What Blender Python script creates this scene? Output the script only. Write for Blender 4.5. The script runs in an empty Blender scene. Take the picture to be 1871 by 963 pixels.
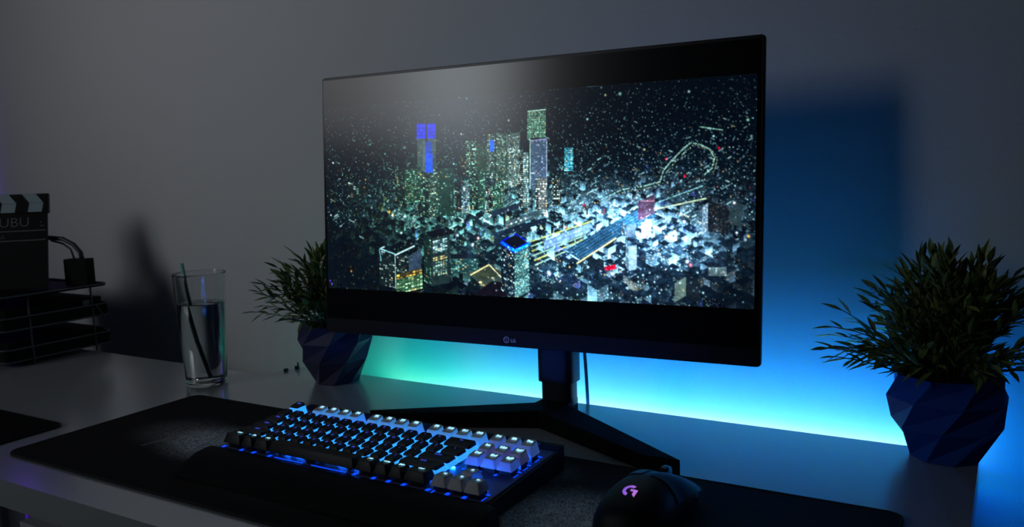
import bpy, bmesh, math, random
import numpy as np
from mathutils import Vector, Matrix
from mathutils.bvhtree import BVHTree
from math import sin, cos, pi, radians
random.seed(7)
rng = np.random.default_rng(11)
COL = bpy.context.scene.collection
U = 0.01905

# ------------------------------------------------------------------ helpers
def link(o):
    COL.objects.link(o); return o
def tag(o, label=None, cat=None, group=None, kind=None):
    if label: o['label'] = label
    if cat: o['category'] = cat
    if group: o['group'] = group
    if kind: o['kind'] = kind
    return o
def empty(name, loc=(0, 0, 0), rot=(0, 0, 0)):
    o = bpy.data.objects.new(name, None); o.empty_display_size = .02
    link(o); o.location = loc; o.rotation_euler = rot
    return o
def obj(name, bm, m=None, parent=None, smooth=False, loc=None, rot=None):
    me = bpy.data.meshes.new(name)
    if isinstance(bm, bmesh.types.BMesh):
        bmesh.ops.recalc_face_normals(bm, faces=bm.faces)
        bm.to_mesh(me); bm.free()
    else:
        bpy.data.meshes.remove(me); me = bm
    if m is not None:
        for q in (m if isinstance(m, (list, tuple)) else [m]): me.materials.append(q)
    if smooth:
        for p in me.polygons: p.use_smooth = True
        if smooth != True: me.set_sharp_from_angle(angle=radians(smooth))
    o = link(bpy.data.objects.new(name, me))
    if parent: o.parent = parent
    if loc: o.location = loc
    if rot: o.rotation_euler = rot
    return o
def copy_obj(src, parent=None):
    c = src.copy(); link(c); c.parent = parent
    return c
def box(bm, x0, x1, y0, y1, z0, z1, M=None, mi=0):
    v = [bm.verts.new((x, y, z)) for x in (x0, x1) for y in (y0, y1) for z in (z0, z1)]
    if M is not None:
        for q in v: q.co = M @ q.co
    for f in ((0, 1, 3, 2), (4, 6, 7, 5), (0, 4, 5, 1), (2, 3, 7, 6), (0, 2, 6, 4), (1, 5, 7, 3)):
        fc = bm.faces.new([v[i] for i in f]); fc.material_index = mi
    return v
def prism(bm, pts, z0, z1, mi=0):
    a = [bm.verts.new((x, y, z0 if not callable(z0) else z0(x, y))) for x, y in pts]
    b = [bm.verts.new((x, y, z1 if not callable(z1) else z1(x, y))) for x, y in pts]
    n = len(pts)
    fs = [bm.faces.new(b), bm.faces.new(a[::-1])]
    for i in range(n):
        fs.append(bm.faces.new((a[i], a[(i + 1) % n], b[(i + 1) % n], b[i])))
    for f in fs: f.material_index = mi
    return fs
def bevel(bm, w, seg=2, ang=30):
    ed = [e for e in bm.edges if len(e.link_faces) == 2 and e.calc_face_angle(0) > radians(ang)]
    bmesh.ops.bevel(bm, geom=ed, offset=w, segments=seg, profile=.5, affect='EDGES', clamp_overlap=True)
def rrect(x0, x1, y0, y1, r, n=6):
    out = []
    for cx, cy, a0 in ((x1 - r, y1 - r, 0), (x0 + r, y1 - r, 90), (x0 + r, y0 + r, 180), (x1 - r, y0 + r, 270)):
        for i in range(n + 1):
            a = radians(a0 + 90 * i / n); out.append((cx + r * cos(a), cy + r * sin(a)))
    return out
def tube(bm, pts, r, n=8, cap=True):
    pts = [Vector(p) for p in pts]; rings = []
    rs = r if isinstance(r, (list, tuple)) else [r] * len(pts)
    up = Vector((0, 0, 1)); t0 = (pts[1] - pts[0]).normalized()
    if abs(t0.dot(up)) > .9: up = Vector((1, 0, 0))
    x = t0.cross(up).normalized()
    for i, p in enumerate(pts):
        t = (pts[min(i + 1, len(pts) - 1)] - pts[max(i - 1, 0)]).normalized()
        x = (x - t * x.dot(t)).normalized(); y = t.cross(x)
        rings.append([bm.verts.new(p + (x * cos(2 * pi * k / n) + y * sin(2 * pi * k / n)) * rs[i]) for k in range(n)])
    for a, b in zip(rings, rings[1:]):
        for k in range(n): bm.faces.new((a[k], a[(k + 1) % n], b[(k + 1) % n], b[k]))
    if cap: bm.faces.new(rings[0][::-1]); bm.faces.new(rings[-1])
def lathe(bm, prof, n=64, closed=False):
    rings = []
    for r, z in prof:
        if r < 1e-6: rings.append([bm.verts.new((0, 0, z))])
        else: rings.append([bm.verts.new((r * cos(2 * pi * k / n), r * sin(2 * pi * k / n), z)) for k in range(n)])
    for a, b in zip(rings, rings[1:]):
        for k in range(n):
            k2 = (k + 1) % n
            if len(a) == 1 and len(b) == 1: continue
            if len(a) == 1: bm.faces.new((a[0], b[k2], b[k]))
            elif len(b) == 1: bm.faces.new((a[k], a[k2], b[0]))
            else: bm.faces.new((a[k], a[k2], b[k2], b[k]))
def loft(bm, rings, cap=True):
    R = [[bm.verts.new(p) for p in r] for r in rings]; n = len(R[0])
    for a, b in zip(R, R[1:]):
        for k in range(n): bm.faces.new((a[k], a[(k + 1) % n], b[(k + 1) % n], b[k]))
    if cap: bm.faces.new(R[0][::-1]); bm.faces.new(R[-1])

# ------------------------------------------------------------------ materials
def mat(name, col, rough=.5, metal=0, spec=.5, emit=None, es=0, noise=None, bump=None, trans=0, ior=1.45, alpha=None, coat=0):
    m = bpy.data.materials.new(name); m.use_nodes = True
    nt = m.node_tree; b = nt.nodes['Principled BSDF']
    b.inputs['Base Color'].default_value = (*col, 1); b.inputs['Roughness'].default_value = rough
    b.inputs['Metallic'].default_value = metal; b.inputs['Specular IOR Level'].default_value = spec
    b.inputs['Coat Weight'].default_value = coat; b.inputs['Coat Roughness'].default_value = .16
    b.inputs['Transmission Weight'].default_value = trans; b.inputs['IOR'].default_value = ior
    if emit: b.inputs['Emission Color'].default_value = (*emit, 1); b.inputs['Emission Strength'].default_value = es
    tc = None
    if noise or bump:
        tc = nt.nodes.new('ShaderNodeTexCoord')
    if noise:            # (scale, amount)
        n = nt.nodes.new('ShaderNodeTexNoise'); n.inputs['Scale'].default_value = noise[0]; n.inputs['Detail'].default_value = 5
        nt.links.new(tc.outputs['Object'], n.inputs['Vector'])
        r = nt.nodes.new('ShaderNodeValToRGB')
        lo = tuple(c * (1 - noise[1]) for c in col); hi = tuple(min(1, c * (1 + noise[1])) for c in col)
        r.color_ramp.elements[0].color = (*lo, 1); r.color_ramp.elements[1].color = (*hi, 1)
        r.color_ramp.elements[0].position = .3; r.color_ramp.elements[1].position = .7
        nt.links.new(n.outputs['Fac'], r.inputs['Fac']); nt.links.new(r.outputs['Color'], b.inputs['Base Color'])
    if bump:             # (scale, strength, distance)
        n = nt.nodes.new('ShaderNodeTexNoise'); n.inputs['Scale'].default_value = bump[0]; n.inputs['Detail'].default_value = 3
        nt.links.new(tc.outputs['Object'], n.inputs['Vector'])
        bp = nt.nodes.new('ShaderNodeBump'); bp.inputs['Strength'].default_value = bump[1]; bp.inputs['Distance'].default_value = bump[2]
        nt.links.new(n.outputs['Fac'], bp.inputs['Height']); nt.links.new(bp.outputs['Normal'], b.inputs['Normal'])
    return m
M_wall = mat('painted_plaster', (.62, .62, .63), .75, spec=.3, noise=(2.2, .03), bump=(260, .35, .0006))
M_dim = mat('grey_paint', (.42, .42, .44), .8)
M_ceiling = mat('ceiling_paint', (.25, .25, .25), .9)
M_floor = mat('floor_boards', (.12, .09, .07), .5, noise=(3, .3))
M_desk = mat('white_laminate', (.72, .74, .77), .26, metal=.34, spec=.75, coat=1.0, noise=(6, .02))
M_deskedge = mat('white_edge_band', (.56, .55, .60), .45)
M_black = mat('black_plastic', (.012, .012, .014), .42, spec=.4, bump=(900, .1, .0002))
M_bezel = mat('bezel_plastic', (.006, .006, .008), .34, spec=.4)
M_stand = mat('stand_black', (.007, .007, .009), .7, spec=.10)
M_chassis = mat('brushed_black', (.014, .014, .018), .5, spec=.3)
M_plate = mat('switch_plate', (.10, .12, .22), .38, spec=.5)
M_rest = mat('wrist_rest_rubber', (.012, .012, .012), .65, spec=.25, bump=(2200, .3, .0003))
M_keyblack = mat('keycap_black', (.016, .016, .018), .48, spec=.4)
def lit_white(nm, e, st): return mat(nm, (.66, .66, .72), .5, spec=.4, emit=e, es=st)  # side glow painted as emission, for light from the neighbouring keys
M_keyF = lit_white('keycap_white_painted_glow', (.05, .30, .80), .42)
M_keyP = lit_white('keycap_white_painted_glow_soft', (.08, .22, .90), .20)
M_keyN1 = lit_white('keycap_white_painted_glow_faint', (.15, .13, .60), .10)
M_keyN2 = lit_white('keycap_white_painted_glow_blue', (.05, .15, .90), .26)
M_keywhite = mat('keycap_white', (.70, .70, .74), .5, spec=.4)
M_switch = mat('switch_housing', (.01, .01, .015), .5)
M_kled = mat('key_backlight', (0, 0, 0), .5, emit=(.004, .12, 1), es=150)
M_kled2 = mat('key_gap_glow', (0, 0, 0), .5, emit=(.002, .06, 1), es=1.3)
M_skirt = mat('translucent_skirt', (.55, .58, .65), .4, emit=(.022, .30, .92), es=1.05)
M_legw = mat('legend_white', (.6, .7, .9), .5, emit=(.36, .80, 1), es=1.25)
M_legb = mat('legend_blue', (.2, .3, .7), .5, emit=(.07, .10, 1), es=.55)
M_cable = mat('cable_rubber', (.01, .01, .012), .55)
M_pot = mat('matte_pot_blue_light', (.014, .072, .38), .6, spec=.12)  # blue led light on the right pot is put into this colour
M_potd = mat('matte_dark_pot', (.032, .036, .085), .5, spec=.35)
M_soil = mat('potting_moss', (.015, .02, .01), .9, noise=(90, .5))
M_stem = mat('plant_stem', (.05, .07, .025), .6)
M_mesh = mat('black_wire_mesh', (.006, .006, .006), .65, spec=.15)
M_rim = mat('black_wire_rim', (.10, .10, .105), .4, spec=.5)
M_card = mat('clapper_slate', (.006, .006, .006), .5, noise=(30, .4))
M_clapw = mat('clapper_white', (.42, .52, .55), .5)
M_chalk = mat('chalk', (.24, .24, .25), .9)
M_logo = mat('silver_logo', (.62, .66, .8), .4, spec=.5)
M_metal = mat('grey_metal', (.12, .12, .13), .35, metal=.9)
M_padedge = mat('stitched_edge', (.006, .006, .006), .7, bump=(700, .6, .0006))
M_pad2 = mat('plain_black_cloth', (.004, .004, .0045), .85, spec=.15)

def leaf_mat(name, c1, c2):
    m = mat(name, c1, .38, spec=.5); nt = m.node_tree; b = nt.nodes['Principled BSDF']
    g = nt.nodes.new('ShaderNodeNewGeometry'); r = nt.nodes.new('ShaderNodeValToRGB')
    r.color_ramp.elements[0].color = (*c1, 1); r.color_ramp.elements[1].color = (*c2, 1)
    nt.links.new(g.outputs['Random Per Island'], r.inputs['Fac']); nt.links.new(r.outputs['Color'], b.inputs['Base Color'])
    return m
M_leaf = leaf_mat('plastic_leaf', (.085, .135, .03), (.24, .32, .09))

def glass_mat(name, col, ior, rough=0.0):
    m = bpy.data.materials.new(name); m.use_nodes = True; nt = m.node_tree
    b = nt.nodes['Principled BSDF']; b.inputs['Base Color'].default_value = (*col, 1)
    b.inputs['Transmission Weight'].default_value = 1; b.inputs['IOR'].default_value = ior; b.inputs['Roughness'].default_value = rough
    return m
M_glass = glass_mat('clear_glass', (.93, .95, .95), 1.45)
M_water = glass_mat('water', (.93, .95, .96), 1.33)
M_straw = glass_mat('green_straw', (.25, .55, .5), 1.3, .15)

# mouse mat print: dark cloth with worn grey scratches
def mat_print():
    m = bpy.data.materials.new('scratched_grunge_print'); m.use_nodes = True; nt = m.node_tree; N = nt.nodes.new; L = nt.links.new
    b = nt.nodes['Principled BSDF']; b.inputs['Roughness'].default_value = .8; b.inputs['Specular IOR Level'].default_value = .2
    tc = N('ShaderNodeTexCoord')
    n1 = N('ShaderNodeTexNoise'); n1.inputs['Scale'].default_value = 420; n1.inputs['Detail'].default_value = 6; n1.inputs['Roughness'].default_value = .8
    L(tc.outputs['Object'], n1.inputs['Vector'])
    # patches of wear
    acc = None
    for (cx, cy, sx, sy, amp) in ((-.075, -.07, .11, .075, 1.0), (-.15, -.06, .10, .07, .25), (.40, -.08, .14, .10, .9), (.30, .02, .1, .05, .3), (.10, -.12, .2, .08, .15)):
        mp = N('ShaderNodeMapping'); mp.inputs['Location'].default_value = (-cx / sx, -cy / sy, 0); mp.inputs['Scale'].default_value = (1 / sx, 1 / sy, 0)
        L(tc.outputs['Object'], mp.inputs['Vector'])
        ln = N('ShaderNodeVectorMath'); ln.operation = 'LENGTH'; L(mp.outputs['Vector'], ln.inputs[0])
        mr = N('ShaderNodeMapRange'); mr.interpolation_type = 'SMOOTHERSTEP'
        mr.inputs['From Min'].default_value = 1.0; mr.inputs['From Max'].default_value = 0.05; mr.inputs['To Min'].default_value = 0; mr.inputs['To Max'].default_value = amp
        L(ln.outputs['Value'], mr.inputs['Value'])
        if acc is None: acc = mr.outputs['Result']
        else:
            a = N('ShaderNodeMath'); a.operation = 'ADD'; L(acc, a.inputs[0]); L(mr.outputs['Result'], a.inputs[1]); acc = a.outputs[0]
    # fibrous scratches from voronoi edges, warped
    def crack(scale, wid, warp):
        nz = N('ShaderNodeTexNoise'); nz.inputs['Scale'].default_value = warp; nz.inputs['Detail'].default_value = 3; L(tc.outputs['Object'], nz.inputs['Vector'])
        mx = N('ShaderNodeMix'); mx.data_type = 'VECTOR'; mx.inputs['Factor'].default_value = .03
        L(tc.outputs['Object'], mx.inputs['A']); L(nz.outputs['Color'], mx.inputs['B'])
        v = N('ShaderNodeTexVoronoi'); v.feature = 'DISTANCE_TO_EDGE'; v.inputs['Scale'].default_value = scale; L(mx.outputs['Result'], v.inputs['Vector'])
        mr = N('ShaderNodeMapRange'); mr.inputs['From Min'].default_value = 0; mr.inputs['From Max'].default_value = wid
        mr.inputs['To Min'].default_value = 1; mr.inputs['To Max'].default_value = 0; L(v.outputs['Distance'], mr.inputs['Value'])
        return mr.outputs['Result']
    c1 = crack(340, .16, 60); c2 = crack(90, .04, 14)
    mx = N('ShaderNodeMath'); mx.operation = 'MAXIMUM'; L(c1, mx.inputs[0]); L(c2, mx.inputs[1])
    g = N('ShaderNodeMath'); g.operation = 'MULTIPLY'; L(mx.outputs[0], g.inputs[0]); L(n1.outputs['Fac'], g.inputs[1])
    g2 = N('ShaderNodeMath'); g2.operation = 'MULTIPLY_ADD'; L(g.outputs[0], g2.inputs[0]); g2.inputs[1].default_value = 2.6
    g3 = N('ShaderNodeMath'); g3.operation = 'MULTIPLY'; g3.inputs[1].default_value = .45; L(n1.outputs['Fac'], g3.inputs[0]); L(g3.outputs[0], g2.inputs[2])
    h = N('ShaderNodeMath'); h.operation = 'MULTIPLY'; h.use_clamp = True; L(g2.outputs[0], h.inputs[0]); L(acc, h.inputs[1])
    r = N('ShaderNodeValToRGB'); r.color_ramp.elements[0].color = (.017, .014, .013, 1); r.color_ramp.elements[1].color = (.80, .81, .82, 1)
    r.color_ramp.elements[1].position = 1.0
    L(h.outputs[0], r.inputs['Fac']); L(r.outputs['Color'], b.inputs['Base Color'])
    return m
M_print = mat_print()
M_streak = mat('scratch_streak', (.30, .30, .30), .8)
M_printdark = mat('print_shard', (.006, .005, .005), .8)

# ------------------------------------------------------------------ dimensions (desk top is z = 0)
FLOOR = -.74
DB, DB2, DF, DR, DL = .2755, .209, -.256, .7235, -1.55     # desk back, stepped back, front, right end, left end
WALL = .385
KEY_W, WIN_W = .92, 1.15
BLUE_S, GREEN_S, WARM_S, PUR_S = 82, 24, 32, 9
XL, XR, YF, ZC = -2.0, 1.75, -3.3, 1.72

# ------------------------------------------------------------------ room shell
def struct(name, bm, m): return tag(obj(name, bm, m), kind='structure')
b = bmesh.new(); box(b, XL - .1, XR + .1, WALL, WALL + .1, FLOOR, ZC); struct('wall_back', b, M_wall)
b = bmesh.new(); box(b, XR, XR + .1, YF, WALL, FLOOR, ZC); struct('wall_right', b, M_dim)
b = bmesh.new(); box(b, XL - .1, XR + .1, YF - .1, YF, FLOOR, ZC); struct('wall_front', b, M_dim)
b = bmesh.new(); box(b, XL - .1, XR + .1, YF - .1, WALL + .1, FLOOR - .1, FLOOR); struct('floor', b, M_floor)
b = bmesh.new(); box(b, XL - .1, XR + .1, YF - .1, WALL + .1, ZC, ZC + .1); struct('ceiling', b, M_ceiling)
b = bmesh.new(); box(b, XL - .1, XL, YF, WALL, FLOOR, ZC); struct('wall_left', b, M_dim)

def area(name, loc, rot, sx, sy, energy, col, spread=180):
    l = bpy.data.lights.new(name, 'AREA'); l.shape = 'RECTANGLE'; l.size = sx; l.size_y = sy; l.energy = energy; l.color = col
    l.spread = radians(spread)
    o = link(bpy.data.objects.new(name, l)); o.location = loc; o.rotation_euler = rot
    return o
def aim(loc, target):
    return (Vector(target) - Vector(loc)).to_track_quat('-Z', 'Y').to_euler()
# two soft lamps of the room, left of and behind the camera
KL = (-1.50, -2.00, 1.14); area('key_lamp', KL, aim(KL, (-.56, .38, .66)), 1.25, .80, KEY_W, (.96, .97, 1), 50)
BLm = (-1.50, -2.68, 1.15); area('window_lamp', BLm, aim(BLm, (.1, .2, .4)), .42, 1.0, WIN_W, (.70, .88, 1), 100)

# ------------------------------------------------------------------ desk
desk = tag(empty('desk', (0, 0, FLOOR)), 'long white desk that carries the monitor, keyboard and plants', 'desk')
b = bmesh.new()
prism(b, [(DL, DF), (DR, DF), (DR, DB), (-.276, DB), (-.280, DB - .008), (-.292, DB2 + .008), (-.300, DB2), (DL, DB2)], -FLOOR - .032, -FLOOR)
bevel(b, .0012, 2)
obj('desktop', b, M_desk, desk)
b = bmesh.new(); box(b, -.19, .21, -.235, .19, .02, .705); bevel(b, .002, 1); cab = obj('drawer_cabinet', b, M_deskedge, desk)
for z in (.06, .28, .49):
    b = bmesh.new(); box(b, -.185, .205, -.253, -.236, z, z + .205); bevel(b, .002, 1); obj('drawer_front', b, M_deskedge, desk)
for y in (-.22, .16):
    for x in (DL + .04, DR - .04):
        b = bmesh.new(); box(b, x - .025, x + .025, y - .025, y + .025, 0, .707); obj('leg', b, M_deskedge, desk)

# ------------------------------------------------------------------ light strips
def strip(name, label, x0, x1, y, z, colf, strength, n, ang=0, h=.007):
    b = bmesh.new(); mats = []
    Mx = Matrix.Translation((0, y, z)) @ Matrix.Rotation(ang, 4, 'X')
    for i in range(n):
        a = x0 + (x1 - x0) * i / n; c = x0 + (x1 - x0) * (i + 1) / n
        box(b, a, c, -.001, .001, -h / 2, h / 2, Mx, i)
        col, s = colf((a + c) / 2)
        mats.append(mat(name + '_diode', (0, 0, 0), .5, emit=col, es=strength * s))
    return obj(name, b, mats)
def ramp(x, pts):
    if x <= pts[0][0]: return pts[0][1]
    for (a, ca), (c, cc) in zip(pts, pts[1:]):
        if x <= c:
            t = (x - a) / (c - a); return tuple(p + (q - p) * t for p, q in zip(ca, cc))
    return pts[-1][1]
LEDC = [(-.26, (.0, .30, .14)), (-.12, (.0, .34, .40)), (.0, (.0, .24, .50)), (.15, (.0, .20, .85)), (.35, (.0, .19, 1.0)), (.72, (.0, .19, 1.0))]
def blue(x): return ramp(x, LEDC), (1.6 if x > .68 else 1.0 if x > .1 else max(.45, .6 + x * 4))
def green(x): return ramp(x, [(-.26, (.0, 1, .42)), (-.1, (.0, 1, .55)), (.1, (.02, 1, .40)), (.3, (.02, 1, .15))]), min(1, max(.35, .85 + (x + .05) * 2))
def warm(x): return ramp(x, [(-.2, (.10, .35, .2)), (0, (.30, .45, .2)), (.2, (.45, .25, .0))]), min(1, max(.12, .9 + x * 2.5))
S = strip('light_strip', None, -.262, .722, DB + .003, -.016, blue, BLUE_S, 24, ang=radians(-28))
tag(S, 'led strip along the desk back edge glowing blue to green on the wall', 'light strip')
for cf, y, z, st, x0, a in ((green, WALL - .036, -.046, GREEN_S, -.20, 14), (warm, WALL - .012, -.052, WARM_S, -.17, 10)):  # unseen green and warm rows added to tint the lower wall glow
    q = strip('added_glow_row', None, x0, .690 if cf is green else .655, y, z, cf, st, 24, ang=radians(a), h=.004); q.parent = S
    b = bmesh.new(); box(b, -.21, .706, -.0030, -.0014, -.007, .007, Matrix.Translation((0, y, z)) @ Matrix.Rotation(radians(a), 4, 'X')); obj('added_row_shield', b, M_black, S)  # unseen plate added to keep the row's light off the pot
b = bmesh.new(); box(b, -.27, .706, DB + .004, WALL - .003, -.068, -.064); obj('strip_channel', b, M_black, S)
S3 = strip('light_strip', None, -.70, .70, 0, 0, lambda x: ((.16, .03, 1), 1 if x < -.04 else .03), PUR_S, 14)
S3.location = (-1.395, WALL - .0045, -.0395); S3.rotation_euler = (0, pi / 2, 0)
tag(S3, 'purple led strip standing on the wall behind the letter trays', 'light strip')
# the two small black clips at the strip's green end
for i, (x, y) in enumerate(((-.2765, .262), (-.283, .243))):
    b = bmesh.new(); box(b, x - .003, x + .002, y - .003, y + .003, .0, .004 if i else .005)
    if i == 0: box(b, x + .0, x + .002, y + .0, y + .002, .005, .011)
    bevel(b, .0006, 1)
    tag(obj('cable_clip', b, M_black), ('larger black clip with a stub of wire at the desk edge beside the left pot', 'tiny black clip on the cut corner of the desk edge, farther from the pot')[i], 'clip')

# ------------------------------------------------------------------ desk mats
def pad(name, x0, x1, y0, y1, r, m, label, parts=True):
    root = tag(empty(name, (0, 0, 0)), label, 'desk mat')
    b = bmesh.new(); prism(b, rrect(x0 + .002, x1 - .002, y0 + .002, y1 - .002, r, 8), .0003, .0032); obj('mat_surface', b, m, root)
    b = bmesh.new(); P = rrect(x0 + .0015, x1 - .0015, y0 + .0015, y1 - .0015, r, 8); n = len(P); q = 8; R = []
    for i, (x, y) in enumerate(P):
        tx, ty = P[(i + 1) % n][0] - P[i - 1][0], P[(i + 1) % n][1] - P[i - 1][1]; l = math.hypot(tx, ty); nx, ny = ty / l, -tx / l
        R.append([b.verts.new((x + nx * .0016 * cos(2 * pi * k / q), y + ny * .0016 * cos(2 * pi * k / q), .0020 + .0019 * sin(2 * pi * k / q))) for k in range(q)])
    for i in range(n):
        for k in range(q): b.faces.new((R[i][k], R[(i + 1) % n][k], R[(i + 1) % n][(k + 1) % q], R[i][(k + 1) % q]))
    obj('stitched_edge', b, M_padedge, root, True)
    return root
MAT = pad('desk_mat', -.2918, .672, -.2075, .0725, .014, M_print, 'large dark desk mat with a scratched grey print under the keyboard and mouse')
pad('desk_mat', -1.25, -.336, -.40 + .15, -.105, .012, M_pad2, 'plain black desk mat whose corner shows at the lower left of the picture')
def shard(pts, m, nm='printed_mark'):
    b = bmesh.new(); prism(b, pts, .00322, .00336); obj(nm, b, m, MAT)
shard([(-.152, -.078), (-.150, -.076), (-.1485, -.093), (-.153, -.108), (-.156, -.118), (-.158, -.117), (-.1545, -.104)], M_streak)
shard([(-.100, -.045), (-.0988, -.045), (-.087, -.078), (-.083, -.098), (-.0842, -.098), (-.089, -.078)], M_streak)
for pts in ([(.395, -.130), (.435, -.144), (.42, -.120)], [(.56, -.055), (.60, -.012), (.60, -.085)]):
    shard(pts, M_printdark)

# ------------------------------------------------------------------ keyboard
KX, KY, TILT = 0.0, 0.0, .0395
Z0 = .0222
kb = tag(empty('mechanical_keyboard', (-.002, -.0045, .0035), (0, 0, -.0047)), 'black compact mechanical keyboard with blue backlight and white function and arrow keys', 'keyboard')
YB, YFR, XK0, XK1 = .039, -.1125, -.0185, .3475
def tz(y, z=0):   # height of the tilted plate at local y
    return Z0 - .0035 + (y + 5.25 * U) * sin(TILT) + z
b = bmesh.new()
prof = [(YB, tz(YB, .0035)), (YB - .006, tz(YB - .006, .0035)), (YB - .012, tz(YB - .012, .0)), (YFR + .004, tz(YFR, -.001)), (YFR, tz(YFR, -.004)), (YFR, .001), (YB, .001)]
rings = [[(x, y, z) for y, z in prof] for x in (XK0, XK1)]
loft(b, rings); bevel(b, .0010, 2)
obj('chassis', b, M_chassis, kb)
b = bmesh.new()
rr = rrect(XK0 + .004, XK1 - .003, YFR + .005, YB - .014, .003, 3)
prism(b, rr, lambda x, y: tz(y, -.002), lambda x, y: tz(y, .0006)); obj('switch_plate', b, M_plate, kb)
# media buttons on the raised rear strip
for x in (.285, .299, .313):
    b = bmesh.new(); box(b, x, x + .011, YB - .0095, YB - .0015, tz(YB, .003), tz(YB, .0045)); bevel(b, .0006, 1); obj('media_button', b, M_black, kb)

# wrist rest
b = bmesh.new(); ringsW = []
for x, s in ((-.030, 0), (-.026, .8), (-.018, 1), (.12, 1), (.25, 1), (.352, 1), (.358, .8), (.361, 0)):
    yb_, yf_ = -.1135, -.163 + (1 - s) * .004
    h = .0225
    ringsW.append([(x, yb_, .0008), (x, yb_, .002 + h * .78 * (.35 + .65 * s)), (x, yb_ - .006, .002 + h * .88 * (.3 + .7 * s)), (x, yb_ - .020, .002 + h * .80 * (.3 + .7 * s)), (x, yb_ - .034, .002 + h * .52 * (.3 + .7 * s)), (x, yf_ + .004, .0045), (x, yf_, .0022), (x, yf_, .0008)])
loft(b, ringsW); obj('wrist_rest', b, M_rest, kb, 40)

def cap_mesh(w, hgt, top_tilt, row_black=False):
    b = bmesh.new(); rings = []
    hx, hy = (w * U - .0012) / 2, (U - .0012) / 2
    def rg(ex, ey, z, r, oy=0, tilt=0):
        return [(x, y + oy, z + (y) * tilt) for x, y in rrect(-ex, ex, -ey, ey, r, 3)]
    tx, ty = hx - .0027, hy - .0020
    lo_ = hgt < .0115 or row_black
    rings.append(rg(hx, hy, 0, .0012)); rings.append(rg(hx - .0002, hy - .0002, .0012, .0012, 0))
    mz = (.80 if hgt > .011 else .64) if row_black else .55
    rings.append(rg(hx + (tx - hx) * mz, hy + (ty - hy) * mz, hgt * mz, .0016, .0012 * mz))
    rings.append(rg(tx + .0002, ty + .0002, hgt - .0008, .0019, .0012, top_tilt))
    rings.append(rg(tx - .0003, ty - .0003, hgt - .0001, .0019, .0012, top_tilt))
    rings.append(rg(tx - .0014, ty - .0014, hgt - .0002, .0015, .0012, top_tilt))
    rings.append(rg(tx * .45, ty * .5, hgt - .0010, .001, .0012, top_tilt))
    loft(b, rings)
    me = bpy.data.meshes.new('keycap'); bmesh.ops.recalc_face_normals(b, faces=b.faces); b.to_mesh(me); b.free()
    for p in me.polygons: p.use_smooth = True
    me.set_sharp_from_angle(angle=radians(38))
    return me
cap_cache = {}
def get_cap(w, row, white, nav=None):
    pud = (not white) and row < 5
    k = (w, row, white, nav)
    if k not in cap_cache:
        hgt = {0: .0108, 1: .0100, 2: .0088, 3: .0082, 4: .0084, 5: .0092}[row]
        tilt = {0: .16, 1: .10, 2: .05, 3: 0.0, 4: -.06, 5: -.10}[row]
        if row == 0 : hgt = .0118
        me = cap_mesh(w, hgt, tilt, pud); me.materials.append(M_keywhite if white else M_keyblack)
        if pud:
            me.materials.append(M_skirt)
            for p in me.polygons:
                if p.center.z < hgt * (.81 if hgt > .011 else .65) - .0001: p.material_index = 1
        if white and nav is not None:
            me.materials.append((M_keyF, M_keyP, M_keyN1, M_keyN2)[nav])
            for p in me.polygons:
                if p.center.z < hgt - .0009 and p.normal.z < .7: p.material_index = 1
        cap_cache[k] = (me, hgt, tilt)
    return cap_cache[k]
def text_mesh(s, size, bold=0):
    cu = bpy.data.curves.new('t', 'FONT'); cu.body = s; cu.size = size; cu.align_x = 'CENTER'; cu.align_y = 'CENTER'; cu.offset = bold; cu.resolution_u = 3
    cu.extrude = .00004
    o = bpy.data.objects.new('t', cu); COL.objects.link(o)
    dg = bpy.context.evaluated_depsgraph_get(); dg.update()
    me = bpy.data.meshes.new_from_object(o.evaluated_get(dg))
    bpy.data.objects.remove(o); bpy.data.curves.remove(cu)
    me.name = 'text'
    return me
tcache = {}
def legend_mesh(s, white):
    k = (s, white)
    if k in tcache: return tcache[k]
    if s.startswith('^'):
        b = bmesh.new(); a = {'^u': 0, '^l': 90, '^d': 180, '^r': 270}[s]; r = .0021
        prism(b, [(r * cos(radians(90 + a + t)) * 1.1, r * sin(radians(90 + a + t)) * 1.0) for t in (0, 130, 230)], 0, .00008)
        me = bpy.data.meshes.new('arrow'); b.to_mesh(me); b.free()
    else:
        me = text_mesh(s, {1: .0050, 2: .0056, 3: .0048}.get(len(s), .0042), .00022 if white else .00008)
    me.materials.clear(); me.materials.append(M_legw if white else M_legb); tcache[k] = me
    return me
keys = []   # centre x (u), row y (u), width, row index, legend, white
keys.append((0, 0, 1, 0, 'Esc', 0))
for i, x in enumerate((2, 3, 4, 5, 6.5, 7.5, 8.5, 9.5, 11, 12, 13, 14)): keys.append((x, 0, 1, 0, 'F%d' % (i + 1), 1))
for x, s in ((15.25, 'Prt'), (16.25, 'Slk'), (17.25, 'Pse')): keys.append((x, 0, 1, 0, s, 1))
def row(y, ri, x, items):
    for it in items:
        s, w = it if isinstance(it, tuple) else (it, 1)
        keys.append((x + w / 2 - .5, y, w, ri, s, 0)); x += w
row(1.25, 1, 0, list('`1234567890-=') + [('<-', 2)])
row(2.25, 2, 0, [('Tab', 1.5)] + list('QWERTYUIOP[]') + [('\\', 1.5)])
row(3.25, 3, 0, [('Caps', 1.75)] + list('ASDFGHJKL;\'') + [('Enter', 2.25)])
row(4.25, 4, 0, [('Shift', 2.25)] + list('ZXCVBNM,./') + [('Shift', 2.75)])
row(5.25, 5, 0, [('Ctrl', 1.5), ('Fn', 1), ('Alt', 1.25), ('', 6.5), ('Alt', 1.25), ('Win', 1), ('Mn', 1), ('Ctrl', 1.5)])
for x, s in ((15.25, 'Ins'), (16.25, 'Hm'), (17.25, 'PgU')): keys.append((x, 1.25, 1, 1, s, 1))
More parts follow.
